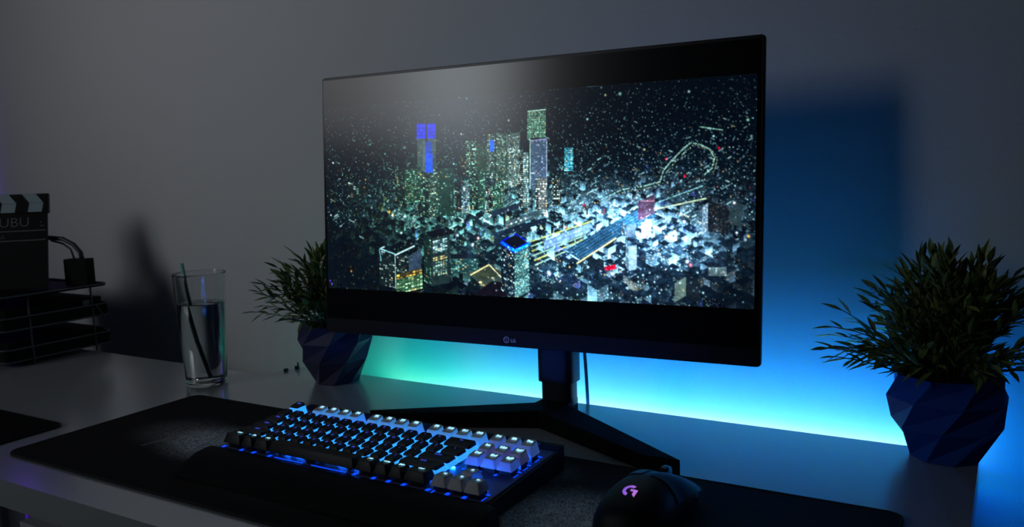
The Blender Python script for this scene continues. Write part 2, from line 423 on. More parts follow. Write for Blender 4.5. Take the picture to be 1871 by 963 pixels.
for x, s in ((15.25, 'Del'), (16.25, 'End'), (17.25, 'PgD')): keys.append((x, 2.25, 1, 2, s, 1))
keys += [(16.25, 4.25, 1, 4, '^u', 1), (15.25, 5.25, 1, 5, '^l', 1), (16.25, 5.25, 1, 5, '^d', 1), (17.25, 5.25, 1, 5, '^r', 1)]
GAPB = .0062
bl = bmesh.new(); sw = bmesh.new(); gg = bmesh.new()
for (kx, ky, w, ri, s, wh) in keys:
    x, y = kx * U, -ky * U + (-.0026 if ky == 0 else 0)
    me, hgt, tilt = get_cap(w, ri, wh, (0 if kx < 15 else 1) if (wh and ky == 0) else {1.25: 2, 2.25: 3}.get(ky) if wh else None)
    k = link(bpy.data.objects.new('keycap', me)); k.parent = kb
    k.location = (x, y - .0006, tz(y, GAPB)); k.rotation_euler = (TILT, 0, 0)
    if kx > 17 and ky == 0: pass
    if wh: k['label'] = 'white keycap'
    if s:
        lo = link(bpy.data.objects.new('legend', legend_mesh(s, wh or ri == 5))); lo.parent = k
        ly = .0012 + .0033; lx = 0 if w < 1.3 or wh else 0
        lo.location = (lx, ly, hgt + (ly - .0012) * tilt - .00015); lo.rotation_euler = (math.atan(tilt), 0, 0)
        k2 = .95
    n = max(1, round(w * .8)) if w > 1.6 else 1
    hw = w * U / 2 - .0010
    Mx = Matrix.Translation((x, y, tz(y, .0006))) @ Matrix.Rotation(TILT, 4, 'X')
    box(sw, -.0069, .0069, -.0069, .0069, 0, .0064, Mx)
    for sx in ((-1, 1) if w >= 2 else ()):
        d = .012 if w < 6 else .05
        box(sw, sx * d - .002, sx * d + .002, -.003, .003, 0, .0064, Mx)
    for d in ((0,) if w < 2 else (-.012, .0, .012) if w < 6 else (-.05, -.03, 0, .03, .05)):
        box(bl, d - .0045, d + .0045, .0074, .0086, .0002, .0012, Mx)
tag(obj('key_backlight', bl, M_kled, kb), kind='stuff'); obj('key_switches', sw, M_switch, kb)
def glow(x, y, hx, hy, sk=0):  # bright tile painted on the plate for backlight leaking between keys
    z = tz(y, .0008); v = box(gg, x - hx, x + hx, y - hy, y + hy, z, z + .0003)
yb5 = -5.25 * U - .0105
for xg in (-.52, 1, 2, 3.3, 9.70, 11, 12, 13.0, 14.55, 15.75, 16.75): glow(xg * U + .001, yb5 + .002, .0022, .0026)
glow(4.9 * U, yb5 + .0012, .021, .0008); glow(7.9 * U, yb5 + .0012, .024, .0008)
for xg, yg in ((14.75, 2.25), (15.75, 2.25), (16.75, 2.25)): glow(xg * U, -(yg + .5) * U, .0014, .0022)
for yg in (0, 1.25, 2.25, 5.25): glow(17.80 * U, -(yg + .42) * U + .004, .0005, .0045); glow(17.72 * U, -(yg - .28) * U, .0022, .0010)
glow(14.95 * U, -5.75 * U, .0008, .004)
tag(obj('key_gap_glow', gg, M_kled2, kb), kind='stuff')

# keyboard cable leaving at the back
# ------------------------------------------------------------------ mouse
mo = tag(empty('gaming_mouse', (.4692, -.0470, .0035), (0, 0, radians(-3))), 'black computer mouse with a glowing purple G logo on the dark mat', 'mouse')
def mouse_section(t):
    # t 0 (rear) .. 1 (front); returns half width, height, base z
    y = -.062 + t * .124
    hw = .0335 * (1 - abs(2 * t - 1) ** 3.2 * (.32 if t < .5 else .13)) * (1 - .055 * math.exp(-((t - .55) / .18) ** 2))
    if t < .12: hw *= math.sqrt(max(0.0, 1 - ((.12 - t) / .12) ** 2)) * .62 + .38
    h = .0415 * (math.sin(pi * (min(1, t * 1.0) * .74 + .16)) ** .75)
    return y, hw, h
def section_pts(y, hw, h, z0=.001, n=28, ex=2.5, off=0):
    pts = []
    for i in range(n + 1):
        a = pi * i / n; c, s_ = cos(a), sin(a)
        x = (hw + off) * math.copysign(abs(c) ** (2 / ex), c) * (1 + .0 * s_)
        z = z0 + (h + off) * abs(s_) ** (2 / ex)
        x *= 1 + .03 * math.sin(a)
        pts.append((x, y, z))
    return pts
b = bmesh.new(); rings = []
rings.append([(p[0] * .5, -.0626, .001 + (p[2] - .001) * .42) for p in section_pts(-.062, .0225, .014)])
for i in range(0, 33):
    t = i / 32; y, hw, h = mouse_section(t)
    if t < .1:
        f = math.sqrt(1 - ((.1 - t) / .1) ** 2) * .55 + .45
        h *= f
    rings.append(section_pts(y, hw * (1 - .10 * max(0, (t - .85) / .15)), h, ex=2.5 + 1.2 * max(0, (t - .6) / .4)))
loft(b, rings)
body = obj('mouse_body', b, mat('mouse_shell', (.009, .009, .012), .52, spec=.35), mo, 50)
# two main buttons: thin shell over the front half, with a slot for the wheel
def shell(x_sgn):
    b = bmesh.new(); rings = []
    for i in range(0, 17):
        t = .52 + .50 * i / 16; y, hw, h = mouse_section(min(t, 1)); y = -.062 + t * .124
        h = h + .0010 + (.0015 if t > .99 else 0); hw = hw + .0009
        pts = section_pts(y, hw, h, n=40, ex=2.5 + 1.2 * max(0, (t - .6) / .4))
        idx = [k for k in range(5, 36) if (pts[k][0] * x_sgn > (.0048 if t > .62 else .0010))]
        sel = [pts[k] for k in idx]
        if x_sgn < 0: sel = sel[::-1]
        # resample to a fixed count
        m = 12; P = []
        for q in range(m):
            u_ = q / (m - 1) * (len(sel) - 1); k0 = int(u_); k1 = min(k0 + 1, len(sel) - 1); f = u_ - k0
            P.append(tuple(sel[k0][c] * (1 - f) + sel[k1][c] * f for c in range(3)))
        inner = [(p[0] * .96, p[1], p[2] - .0016) for p in P]
        rings.append(P + inner[::-1])
    loft(b, rings); return b
for sgn in (-1, 1):
    obj('mouse_button', shell(sgn), body.data.materials[0], mo, 40)
b = bmesh.new(); n = 28; rings = []
for xx, rr_ in ((-.0036, .0092), (-.0028, .0105), (.0028, .0105), (.0036, .0092)):
    rings.append([(xx, .045 + rr_ * cos(2 * pi * k / n), .0262 + rr_ * sin(2 * pi * k / n)) for k in range(n)])
loft(b, rings); obj('scroll_wheel', b, mat('wheel_rubber', (.02, .02, .022), .25, spec=.6), mo, 40)
# G logo projected on the palm
def grid_poly(polys, nsub=0): return polys
def logo_faces():
    out = []
    ro, ri_ = 1.0, .56
    A = [radians(a) for a in np.linspace(62, 262, 22)]
    for a0, a1 in zip(A, A[1:]):
        out.append([(ro * cos(a0), ro * sin(a0)), (ro * cos(a1), ro * sin(a1)), (ri_ * cos(a1), ri_ * sin(a1)), (ri_ * cos(a0), ri_ * sin(a0))])
    out.append([(.0, .28), (1.0, .28), (1.0, -.12), (.05, -.12)])
    out.append([(.55, -.12), (1.0, -.12), (1.0, -.98), (.55, -.62)])
    return out
bvh = BVHTree.FromPolygons([v.co.copy() for v in body.data.vertices], [tuple(p.vertices) for p in body.data.polygons])
b = bmesh.new(); LS = .0072
for f in logo_faces():
    # subdivide quads onto the surface
    q = [Vector((p[0], p[1], 0)) for p in f]; N_ = 3
    G = [[None] * (N_ + 1) for _ in range(N_ + 1)]
    for i in range(N_ + 1):
        for j in range(N_ + 1):
            u_, v_ = i / N_, j / N_
            p = q[0] * (1 - u_) * (1 - v_) + q[1] * u_ * (1 - v_) + q[2] * u_ * v_ + q[3] * (1 - u_) * v_
            o = Vector((p.x * LS * .92 - .000, -.030 + p.y * LS, .08)); hit = bvh.ray_cast(o, Vector((0, 0, -1)))
            G[i][j] = b.verts.new(hit[0] + hit[1] * .00035 if hit[1].z > 0 else hit[0] - hit[1] * .00035)
    for i in range(N_):
        for j in range(N_): b.faces.new((G[i][j], G[i + 1][j], G[i + 1][j + 1], G[i][j + 1]))
ml = bpy.data.materials.new('glowing_logo'); ml.use_nodes = True; nt = ml.node_tree; pb = nt.nodes['Principled BSDF']
tc = nt.nodes.new('ShaderNodeTexCoord'); sp = nt.nodes.new('ShaderNodeSeparateXYZ'); rp = nt.nodes.new('ShaderNodeMapRange')
mxn = nt.nodes.new('ShaderNodeMix'); mxn.data_type = 'RGBA'
nt.links.new(tc.outputs['Object'], sp.inputs[0]); nt.links.new(sp.outputs['X'], rp.inputs['Value']); rp.inputs['From Min'].default_value = -.007; rp.inputs['From Max'].default_value = .007
nt.links.new(rp.outputs['Result'], mxn.inputs['Factor']); mxn.inputs['A'].default_value = (.22, .10, .80, 1); mxn.inputs['B'].default_value = (.60, .20, .78, 1)
nt.links.new(mxn.outputs['Result'], pb.inputs['Emission Color']); pb.inputs['Emission Strength'].default_value = .85; pb.inputs['Base Color'].default_value = (.05, .02, .08, 1)
lg = obj('logo', b, ml, mo); lg['label'] = 'glowing purple logo'

# ------------------------------------------------------------------ monitor
MW, MH = .6136, .3617
mon = tag(empty('computer_monitor', (.2057 + .0, .1788, 0), (0, 0, .0485)), 'large thin-bezel computer monitor showing a city at night', 'monitor')
TL = .0613
def mrot(): return Matrix.Translation((0, 0, .2781)) @ Matrix.Rotation(-TL, 4, 'X')
MM = mrot()
def mobj(name, bm, m, smooth=False, par=None):
    o = obj(name, bm, m, par or mon, smooth)
    if par is None: o.matrix_local = MM
    return o
b = bmesh.new()
P0 = rrect(-MW / 2, MW / 2, -MH / 2, MH / 2, .004, 4)
P1 = rrect(-MW / 2 + .0006, MW / 2 - .0006, -MH / 2 + .0006, MH / 2 - .0006, .004, 4)
def yring(P, y): return [(x, y, z) for x, z in P]
P2 = rrect(-MW / 2 + .012, MW / 2 - .012, -MH / 2 + .010, MH / 2 - .012, .01, 4)
P3 = rrect(-MW / 2 + .12, MW / 2 - .12, -MH / 2 + .05, MH / 2 - .06, .02, 4)
loft(b, [yring(P1, 0), yring(P0, .0006), yring(P0, .0075), yring(P1, .0085), yring(P2, .019), yring(P3, .044)])
mobj('monitor_housing', b, M_bezel, 30)
# side strip: slightly lighter edge frame
b = bmesh.new()
loft(b, [yring(rrect(-MW / 2 - .0006, MW / 2 + .0006, -MH / 2 - .0006, MH / 2 + .0006, .0046, 4), y) for y in (.0032, .0072)]); mobj('edge_trim', b, mat('edge_trim', (.03, .033, .04), .35, spec=.5), 30)
# screen glass
SX0, SX1, SZ0, SZ1 = -.3045, .3035, -.160, .1770
PH = 0.0
def screen_base(name):
    m = bpy.data.materials.new(name); m.use_nodes = True; pb = m.node_tree.nodes['Principled BSDF']
    pb.inputs['Base Color'].default_value = (.003, .003, .004, 1); pb.inputs['Roughness'].default_value = .19; pb.inputs['Specular IOR Level'].default_value = .5
    return m, pb
m_scr, pbs = screen_base('screen_glass')
b = bmesh.new(); box(b, SX0, SX1, -.0006, .0002, SZ0, SZ1); scr = mobj('screen', b, m_scr); scr['label'] = 'dark glossy screen'

# ---- the picture on the screen, painted into the emission of a fine grid
GW, GH = 1100, 466
PIX = dict(TL=(598.5, 200), TR=(1378.5, 146), BR=(1378.5, 569), BL=(600.5, 534))
def homography(src, dst):
    A = []; B = []
    for (x, y), (u, v) in zip(src, dst):
        A.append([x, y, 1, 0, 0, 0, -u * x, -u * y]); B.append(u); A.append([0, 0, 0, x, y, 1, -v * x, -v * y]); B.append(v)
    h = np.linalg.solve(np.array(A, float), np.array(B, float)); return np.append(h, 1).reshape(3, 3)
HM = homography([PIX['TL'], PIX['TR'], PIX['BR'], PIX['BL']], [(0, 0), (GW, 0), (GW, GH), (0, GH)])
def T(x, y):
    v = HM @ np.array([x, y, 1.0]); return np.array([v[0] / v[2], v[1] / v[2]])
img = np.zeros((GH, GW, 3))
yy, xx = np.mgrid[0:GH, 0:GW].astype(float)
def gauss(px, py, sx, sy):
    c = T(px, py); k = GW / 780
    return np.exp(-((xx - c[0]) / (sx * k)) ** 2 - ((yy - c[1]) / (sy * k)) ** 2)
# local liveliness of the city (0 dark .. 1 bright) and local tint
L = .10 + .45 * gauss(1110, 420, 170, 60) + .55 * gauss(1040, 510, 150, 45) + .50 * gauss(1190, 470, 110, 70) + .30 * gauss(820, 420, 110, 70) \
    + .28 * gauss(900, 300, 120, 60) + .20 * gauss(740, 400, 90, 60) + .22 * gauss(1260, 290, 60, 40) + .2 * gauss(980, 400, 120, 50) + .14 * gauss(760, 510, 90, 30) + .42 * gauss(1190, 530, 130, 42) + .30 * gauss(1000, 535, 80, 40) + .16 * gauss(870, 430, 70, 40)
L *= 1 - .55 * gauss(640, 480, 60, 60) - .3 * gauss(1350, 480, 40, 120) - .2 * gauss(1350, 200, 60, 60)
L = np.clip(L * .95, .03, 1)
tb = np.clip(gauss(1130, 440, 240, 110), 0, 1)     # bluish-white centre right
tg = np.clip(gauss(830, 400, 220, 150), 0, 1)      # greenish left
base = np.stack([.0008 + 0 * L, .0022 + .005 * L, .0055 + .010 * L], -1)
base += (.035 * tb * L)[..., None] * np.array([.30, .62, 1.0]) + (.016 * tg * L)[..., None] * np.array([.25, 1.0, .75])
img += base
def pal(n, wx, wy):
    """lit-window colours near a canvas point"""
    yi = int(min(max(wy, 0), GH - 1)); xi = int(min(max(wx, 0), GW - 1))
    a, g = tb[yi, xi], tg[yi, xi]
    r = rng.random(n); c = np.empty((n, 3))
    cool = np.array([.55, .88, .92]) * (1 - g) + np.array([.42, .85, .66]) * g
    cool = cool * (1 - .5 * a) + np.array([.62, .84, 1.0]) * .5 * a
    c[:] = cool; c[r < .07] = (.95, .62, .25); c[r < .008] = (1, .25, .2); c[(r > .90)] = (.85, .95, 1); c[(r > .97)] = (.25, .4, 1)
    return c
def quad_mask(P):
    P = np.array(P); x0, y0 = np.floor(P.min(0)).astype(int); x1, y1 = np.ceil(P.max(0)).astype(int) + 1
    x0, y0 = max(x0, 0), max(y0, 0); x1, y1 = min(x1, GW), min(y1, GH)
    if x1 <= x0 or y1 <= y0: return None
    return x0, y0, x1, y1
def para(O, A, B, fn):
    """fill parallelogram O + s*A + t*B with fn(s, t) -> rgb"""
    O, A, B = map(np.array, (O, A, B)); q = quad_mask([O, O + A, O + B, O + A + B])
    if q is None: return
    x0, y0, x1, y1 = q; X = xx[y0:y1, x0:x1] + .5 - O[0]; Y = yy[y0:y1, x0:x1] + .5 - O[1]
    d = A[0] * B[1] - A[1] * B[0]
    if abs(d) < 1e-6: return
    s = (X * B[1] - Y * B[0]) / d; t = (A[0] * Y - A[1] * X) / d
    m = (s >= 0) & (s < 1) & (t >= 0) & (t < 1)
    if not m.any(): return
    img[y0:y1, x0:x1][m] = fn(s[m], t[m])
def windows(nx, ny, lit, col, wallc, bright=1.0, gap=.42, warm=.1, rowmode=False):
    if ny > 10: nx = int(nx * 1.5); ny = int(ny * 1.2)
    on = rng.random((ny, nx)) < lit
    if rowmode: on &= (rng.random((ny, 1)) < .85)
    br = bright * 1.25 * (rng.random((ny, nx)) ** 1.8 * .95 + .05) * on * (.5 + rng.random((ny, 1)))
    cc = np.ones((ny, nx, 3)) * np.array(col) * (.75 + .5 * rng.random((ny, 1, 1))); cc[rng.random((ny, nx)) < warm] = (.95, .65, .3)
    tex = cc * br[..., None]; wallc = np.array(wallc)
    def fn(s, t):
        i = np.clip((s * nx).astype(int), 0, nx - 1); j = np.clip((t * ny).astype(int), 0, ny - 1)
        fs = s * nx - i; ft = t * ny - j
        k = ((fs > gap * .5) & (ft > gap)).astype(float)
        return wallc + tex[j, i] * k[:, None]
    return fn
def flat(c, n=.0):
    c = np.array(c)
    return lambda s, t: c * (1 + n * (rng.random(len(s)) - .5))[:, None]
def line(p, q, w, c, dash=0, add=False):
    p, q = np.array(p, float), np.array(q, float); d = q - p; l = np.hypot(*d)
    if l < .5: return
    n = int(l * 2) + 2
    for k in range(n):
        if dash and rng.random() < dash: continue
        x, y = p + d * k / n; f = .5 + rng.random() * .8
        splat(x, y, w, np.array(c) * f, add)
def splat(x, y, r, c, add=True):
    x0, x1, y0, y1 = int(x - r * 2 - 1), int(x + r * 2 + 2), int(y - r * 2 - 1), int(y + r * 2 + 2)
    x0, y0 = max(0, x0), max(0, y0); x1, y1 = min(GW, x1), min(GH, y1)
    if x1 <= x0 or y1 <= y0: return
    g = np.exp(-((xx[y0:y1, x0:x1] - x) ** 2 + (yy[y0:y1, x0:x1] - y) ** 2) / (r * r))[..., None]
    if add: img[y0:y1, x0:x1] += g * np.asarray(c)
    else: img[y0:y1, x0:x1] = np.maximum(img[y0:y1, x0:x1], g * np.asarray(c))
def Lat(x, y): return L[int(min(max(y, 0), GH - 1)), int(min(max(x, 0), GW - 1))]
def vnoise(sx, sy, pw=1):
    g = rng.random((int(GH / sy) + 3, int(GW / sx) + 3)); X_, Y_ = xx / sx, yy / sy; i_, j_ = X_.astype(int), Y_.astype(int); f, h_ = X_ - i_, Y_ - j_
    f = f * f * (3 - 2 * f); h_ = h_ * h_ * (3 - 2 * h_)
    return ((g[j_, i_] * (1 - f) + g[j_, i_ + 1] * f) * (1 - h_) + (g[j_ + 1, i_] * (1 - f) + g[j_ + 1, i_ + 1] * f) * h_) ** pw
# far lights
for _ in range(24000):
    x, y = rng.random() * GW, (rng.random() ** .85) * GH * .66
    if rng.random() > .42 + Lat(x, y): continue
    c = pal(1, x, y)[0]; v = y / GH
    br = (rng.random() ** 6.0) * (1.1 + .5 * Lat(x, y)) + .025 + .06 * Lat(x, y)
    splat(x, y, .55 + .5 * v + (1.0 if rng.random() < .012 else 0), c * br)
# lit ground between the blocks: patchy street light
ground = (vnoise(26, 10, 1.6) * .6 + vnoise(9, 5, 2.2) * .8 + vnoise(3.5, 2.5, 3) * .5)
img += (ground * L ** 1.25 * np.clip((yy / GH - .30) * 3, 0, 1) * .62)[..., None] * (np.array([.48, .72, .86]) * (.3 + tb[..., None]) + np.array([.26, .66, .46]) * tg[..., None] * .5)
# random blocks, back to front, with street segments between them
def street(y):
    if rng.random() > .55: return
    x = rng.random() * GW; l = Lat(x, y); v = y / GH
    if rng.random() > l * 1.4: return
    ln = 6 + 52 * v * v * rng.random(); d = (1, -.50) if rng.random() < .6 else (1, .42)
    c = pal(1, x, y)[0] * .5 + np.array([.42, .60, .62])
    line((x, y), (x + d[0] * ln, y + d[1] * ln), .8 + 2.6 * v * v * rng.random(), c * (.25 + 1.0 * l * rng.random()), .1)
N = 2000
by = np.sort((rng.random(N) ** .80) * (GH * .92) + GH * .16)
for y in by:
    street(y)
    x = rng.random() * GW; v = y / GH; l = Lat(x, y)
    if rng.random() > .40 + l * .8: continue
    sc = 1.5 + 20 * v ** 1.9
    wl, wr = sc * (.5 + rng.random()), sc * (.4 + .8 * rng.random()); h = sc * (.6 + 1.2 * rng.random() * (1 if rng.random() < .85 else 2.0))
    al, ar = .34 + .15 * v, -.46 - .1 * v
    A1 = np.array([-wl, -wl * al]); A2 = np.array([wr, wr * ar]); top = np.array([x, y - h])
    yi, xi = int(min(y, GH - 1)), int(x)
    amb = np.array([.40, .66, .90]) * tb[yi, xi] + np.array([.25, .70, .55]) * tg[yi, xi] * .6 + .02
    col = pal(1, x, y)[0]; lit = .12 + .45 * l
    g1 = (rng.random() ** 2.0) * l * 2.2; g2 = (rng.random() ** 1.7) * l * 2.6
    if rng.random() < .05: amb = amb * np.array([1.5, .95, .6])
    if rng.random() < .05: amb = amb * np.array([.8, .7, 1.5])
    def face(g_, n_, ny_):
        wf = windows(n_, ny_, lit, col, (0, 0, 0), (.10 + .9 * l) * (.25 + rng.random() * .6), warm=.06)
        e = .6 + rng.random() * 1.2
        return lambda s_, t_: wf(s_, t_) + amb * g_ * (.22 + .9 * t_ ** e)[:, None] + .003
    nx1, nx2, ny = max(1, int(wl / 2.2)), max(1, int(wr / 2.2)), max(2, int(h / 2.6))
    para(top, A1, (0, h), face(g1, nx1, ny)); para(top, A2, (0, h), face(g2, nx2, ny))
    rc = np.array([.006, .010, .018]) * (.4 + 1.6 * rng.random() * l) + amb * .025 * rng.random()
    para(top, A1, A2, flat(rc, .6))
    if rng.random() < .35 * l + .04:
        splat(x + wr * rng.random(), y + 1, .8 + sc * .16, (col * .6 + .35) * (.35 + .8 * l * rng.random()))
def tower(xl, xm, xr, yt, yb, left, right, roof=(.008, .010, .016), sl=.0, sr=.0, rd=0):
    """photo-pixel tower: front corner at xm, faces to xl and xr; yt/yb along the front corner; rd roof depth"""
    t = T(xm, yt); bt = T(xm, yb); a = T(xl, yt - sl) - t; c = T(xr, yt - sr) - t; d = bt - t
    if abs(xm - xl) > .5: para(t, a, d, left)
    if abs(xr - xm) > .5: para(t, c, d, right)
    if rd:
        if abs(xm - xl) > .5 and sl: para(t, a, c, flat(roof, .4))
        else: para(T(xl, yt - rd), c, T(xl, yt) - T(xl, yt - rd), flat(roof, .4))
G, P_, Cn = (.45, .85, .62), (.70, .85, .80), (.35, .80, .95)
dk = (.008, .016, .016); gr = (.02, .05, .04)
# back row of towers
tower(970, 970, 1003, 210, 262, None, windows(9, 14, .9, (.55, .9, .72), (.05, .11, .08), .7), rd=3)
line(T(971, 210), T(1003, 207), 1.0, (.7, 1, .85))
for (x0, x1) in ((768, 784), (787, 803)):
    tower(x0, x0, x1, 231, 258, None, windows(3, 4, 1, (.03, .12, 1), (.01, .04, .5), .9, warm=0))
    tower(x0 + 1, x0 + 1, x1, 258, 322, None, windows(4, 12, .25, (.5, .7, .6), (.055, .085, .085), .3))
tower(784, 784, 796, 264, 290, None, flat((.02, .08, .42), .6)); tower(783, 783, 797, 286, 320, None, flat((.02, .14, .95), .6)); tower(779, 779, 784, 262, 320, None, flat((.10, .14, .15)))
tower(858, 858, 877, 262, 326, None, windows(5, 16, .8, G, dk, .7)); tower(842, 842, 858, 280, 326, None, windows(4, 12, .3, (.8, .7, .4), dk, .5))
tower(897, 897, 912, 250, 330, None, windows(4, 20, .75, P_, gr, .7)); tower(902, 902, 910, 262, 282, None, flat((.06, .16, .8), .6))
tower(878, 878, 897, 268, 318, None, windows(5, 16, .3, G, (.022, .05, .03), .3))
tower(914, 934, 957, 252, 348, windows(6, 26, .75, (.6, .85, .7), (.03, .06, .05), .6), windows(7, 26, .8, (.7, .85, .8), (.05, .08, .075), .7), roof=(.02, .03, .04), sl=4, sr=5)
tower(975, 975, 1005, 262, 350, None, windows(6, 22, .35, (.6, .7, .9), (.07, .10, .15), .35, warm=.03), rd=4)
line(T(975, 263), T(975, 350), .9, (.5, .7, .6)); line(T(1005, 263), T(1005, 350), .8, (.5, .55, .75)); line(T(975, 263), T(1005, 260), .9, (.5, .5, .8))
tower(955, 962, 972, 284, 385, windows(2, 24, .7, P_, dk, .6), windows(3, 24, .85, (.75, .95, .95), (.06, .10, .10), .9))
tower(1037, 1037, 1053, 276, 318, None, windows(4, 11, .9, Cn, (.03, .12, .16), .9)); tower(1015, 1015, 1032, 330, 380, None, windows(4, 12, .6, P_, dk, .6))
tower(728, 745, 776, 315, 378, windows(4, 14, .45, G, dk, .35), windows(7, 14, .55, G, (.02, .05, .035), .5), sl=10, sr=6)
tower(776, 789, 806, 322, 405, windows(3, 18, .5, G, dk, .45), windows(4, 18, .6, (.55, .8, .7), (.025, .05, .04), .5), sl=5, sr=4)
tower(806, 806, 836, 312, 400, None, windows(6, 18, .25, G, (.018, .045, .036), .3), rd=4)
tower(838, 850, 864, 345, 395, windows(3, 12, .4, P_, dk, .4), windows(4, 12, .85, (.6, .85, .95), (.04, .07, .08), .9), sl=4, sr=4)
tower(866, 880, 893, 320, 390, windows(3, 16, .6, G, dk, .5), windows(3, 16, .6, G, gr, .5), sl=5, sr=4)
tower(895, 905, 928, 345, 400, windows(3, 14, .7, P_, dk, .6), windows(6, 14, .7, G, gr, .6), sl=5, sr=6)
tower(985, 990, 1006, 330, 400, windows(2, 14, .7, P_, dk, .7), windows(4, 14, .8, (.9, .9, .8), (.09, .10, .10), .8))
tower(640, 655, 672, 340, 372, windows(3, 8, .5, P_, dk, .4), windows(4, 8, .3, G, dk, .3), sl=4, sr=4)
# station hall, long low buildings beside the tracks
for k in range(6):
    o = T(962 + 9 * k, 486 - 7.5 * k)
    line(T(985 - 2 * k, 489 - 8.5 * k), T(1068 + 4 * k, 451 - 8.5 * k), 1.6, (.42, .48, .18) if k % 2 else (.28, .42, .32), .1)
para(T(930, 410), T(1000, 385) - T(930, 410), T(930, 424) - T(930, 410), windows(16, 3, .7, P_, (.05, .08, .09), .6)); para(T(905, 392), T(955, 376) - T(905, 392), T(905, 402) - T(905, 392), flat((.02, .03, .05), .5))
para(T(912, 430), T(1005, 402) - T(912, 430), T(912, 440) - T(912, 430), flat((.012, .02, .035), .5))
para(T(1000, 446), T(1085, 412) - T(1000, 446), T(1000, 462) - T(1000, 446), windows(18, 2, .9, (.55, .72, .95), (.16, .24, .36), .35))
# rail corridor: dark band with light lines
P1_, P2_ = T(1050, 470), T(1170, 395)
para(T(1040, 462), T(1178, 382) - T(1040, 462), T(1064, 480) - T(1040, 462), flat((.03, .07, .12), .5))
for k in range(5): line(T(1044 + 4.5 * k, 465 + 3.5 * k), T(1178 + 4 * k, 384 + 3 * k), .7, (.10, .22, .34), .2)
line(T(1180, 392), T(1290, 368), 1.3, (.55, .65, .45), .25); line(T(1178, 385), T(1285, 345), 1.0, (.25, .45, .45), .3); line(T(1060, 486), T(1130, 440), 1.5, (.8, .75, .4), .25)
# upper right loop road
pts = [(1100, 372), (1140, 352), (1178, 346), (1208, 338), (1214, 318), (1230, 298), (1248, 280), (1262, 268), (1280, 272), (1296, 280), (1304, 296), (1300, 314), (1286, 326)]
for p, q in zip(pts, pts[1:]): line(T(*p), T(*q), 1.2, (.36, .56, .50), .72); line(T(p[0] + 5, p[1] + 4), T(q[0] + 5, q[1] + 4), .8, (.5, .6, .45), .85)
line(T(1278, 240), T(1318, 246), 1.0, (.5, .8, .7), .75)
for x, y in ((1219, 297), (1312, 278), (1252, 328), (1100, 392), (1072, 380)): splat(*T(x, y), 1.9, (1, .08, .12))
# near blocks
BL = (.03, .08, .75)
tower(697, 752, 775, 474, 540, windows(10, 14, .35, P_, (.012, .02, .02), .5), flat((.05, .07, .10), .4), sl=12, sr=14)
para(T(755, 476), T(775, 462) - T(755, 476), T(755, 510) - T(755, 476), flat((.045, .065, .10), .5))
para(T(728, 508), T(776, 496) - T(728, 508), T(728, 518) - T(728, 508), windows(8, 2, .8, (.95, .6, .2), (.05, .04, .02), .8))
para(T(728, 518), T(777, 506) - T(728, 518), T(728, 545) - T(728, 518), windows(9, 8, .85, (.55, .85, .5), (.03, .07, .04), .8))
line(T(698, 460), T(726, 470), 1.3, (.35, .6, .65)); line(T(698, 460), T(707, 456), 1.2, (.4, .6, .6)); line(T(726, 472), T(762, 455), 1.5, (.55, .75, .8), .1); line(T(697, 462), T(700, 482), 1.0, (.3, .6, .7), .2)
line(T(726, 473), T(727, 535), .9, (.4, .6, .6), .3)
tower(780, 794, 828, 440, 530, windows(3, 20, .25, G, (.012, .025, .022), .35), windows(2, 1, 0, G, (.02, .035, .035), 0), sl=10, sr=8)
para(T(782, 430), T(824, 420) - T(782, 430), T(796, 441) - T(782, 430), flat((.006, .006, .012)))
for (a, c, col_, n) in ((446, 470, (.55, .85, .88), 9), (476, 484, (.95, .70, .30), 2), (486, 512, (.5, .85, .7), 9)):
    para(T(796, a), T(823, a - 7) - T(796, a), T(796, c) - T(796, a), windows(6, n, .85, col_, (.03, .05, .05), .75))
tower(829, 829, 880, 478, 505, None, windows(12, 8, .6, (.45, .8, .7), (.02, .05, .05), .5), rd=8)
para(T(860, 505), T(905, 488) - T(860, 505), T(905, 545) - T(860, 505), windows(8, 8, .3, (.95, .8, .5), (.05, .07, .06), .6))
para(T(868, 506), T(900, 489) - T(868, 506), T(892, 520) - T(868, 506), flat((.05, .06, .04), .8))
line(T(866, 508), T(900, 489), 1.2, (.9, .75, .4), .2); line(T(900, 489), T(925, 515), 1.2, (.8, .75, .5), .3)
para(T(870, 545), T(905, 520) - T(870, 545), T(930, 548) - T(870, 545), flat((.010, .006, .010), .5))
# blue-rimmed tower
tower(922, 947, 973, 462, 552, windows(7, 22, .30, (.7, .9, .9), (.008, .015, .025), .8), windows(8, 24, .85, (.50, .85, .78), (.04, .09, .09), .75), sl=16, sr=14)
para(T(922, 445), T(948, 435) - T(922, 445), T(947, 461) - T(922, 445), flat((.006, .006, .012)))
line(T(923, 448), T(947, 464), 2.4, BL, add=True); line(T(947, 464), T(973, 450), 2.4, BL, add=True); line(T(923, 446), T(948, 432), 1.5, (.02, .05, .5)); line(T(948, 432), T(973, 448), 1.3, (.02, .05, .45))
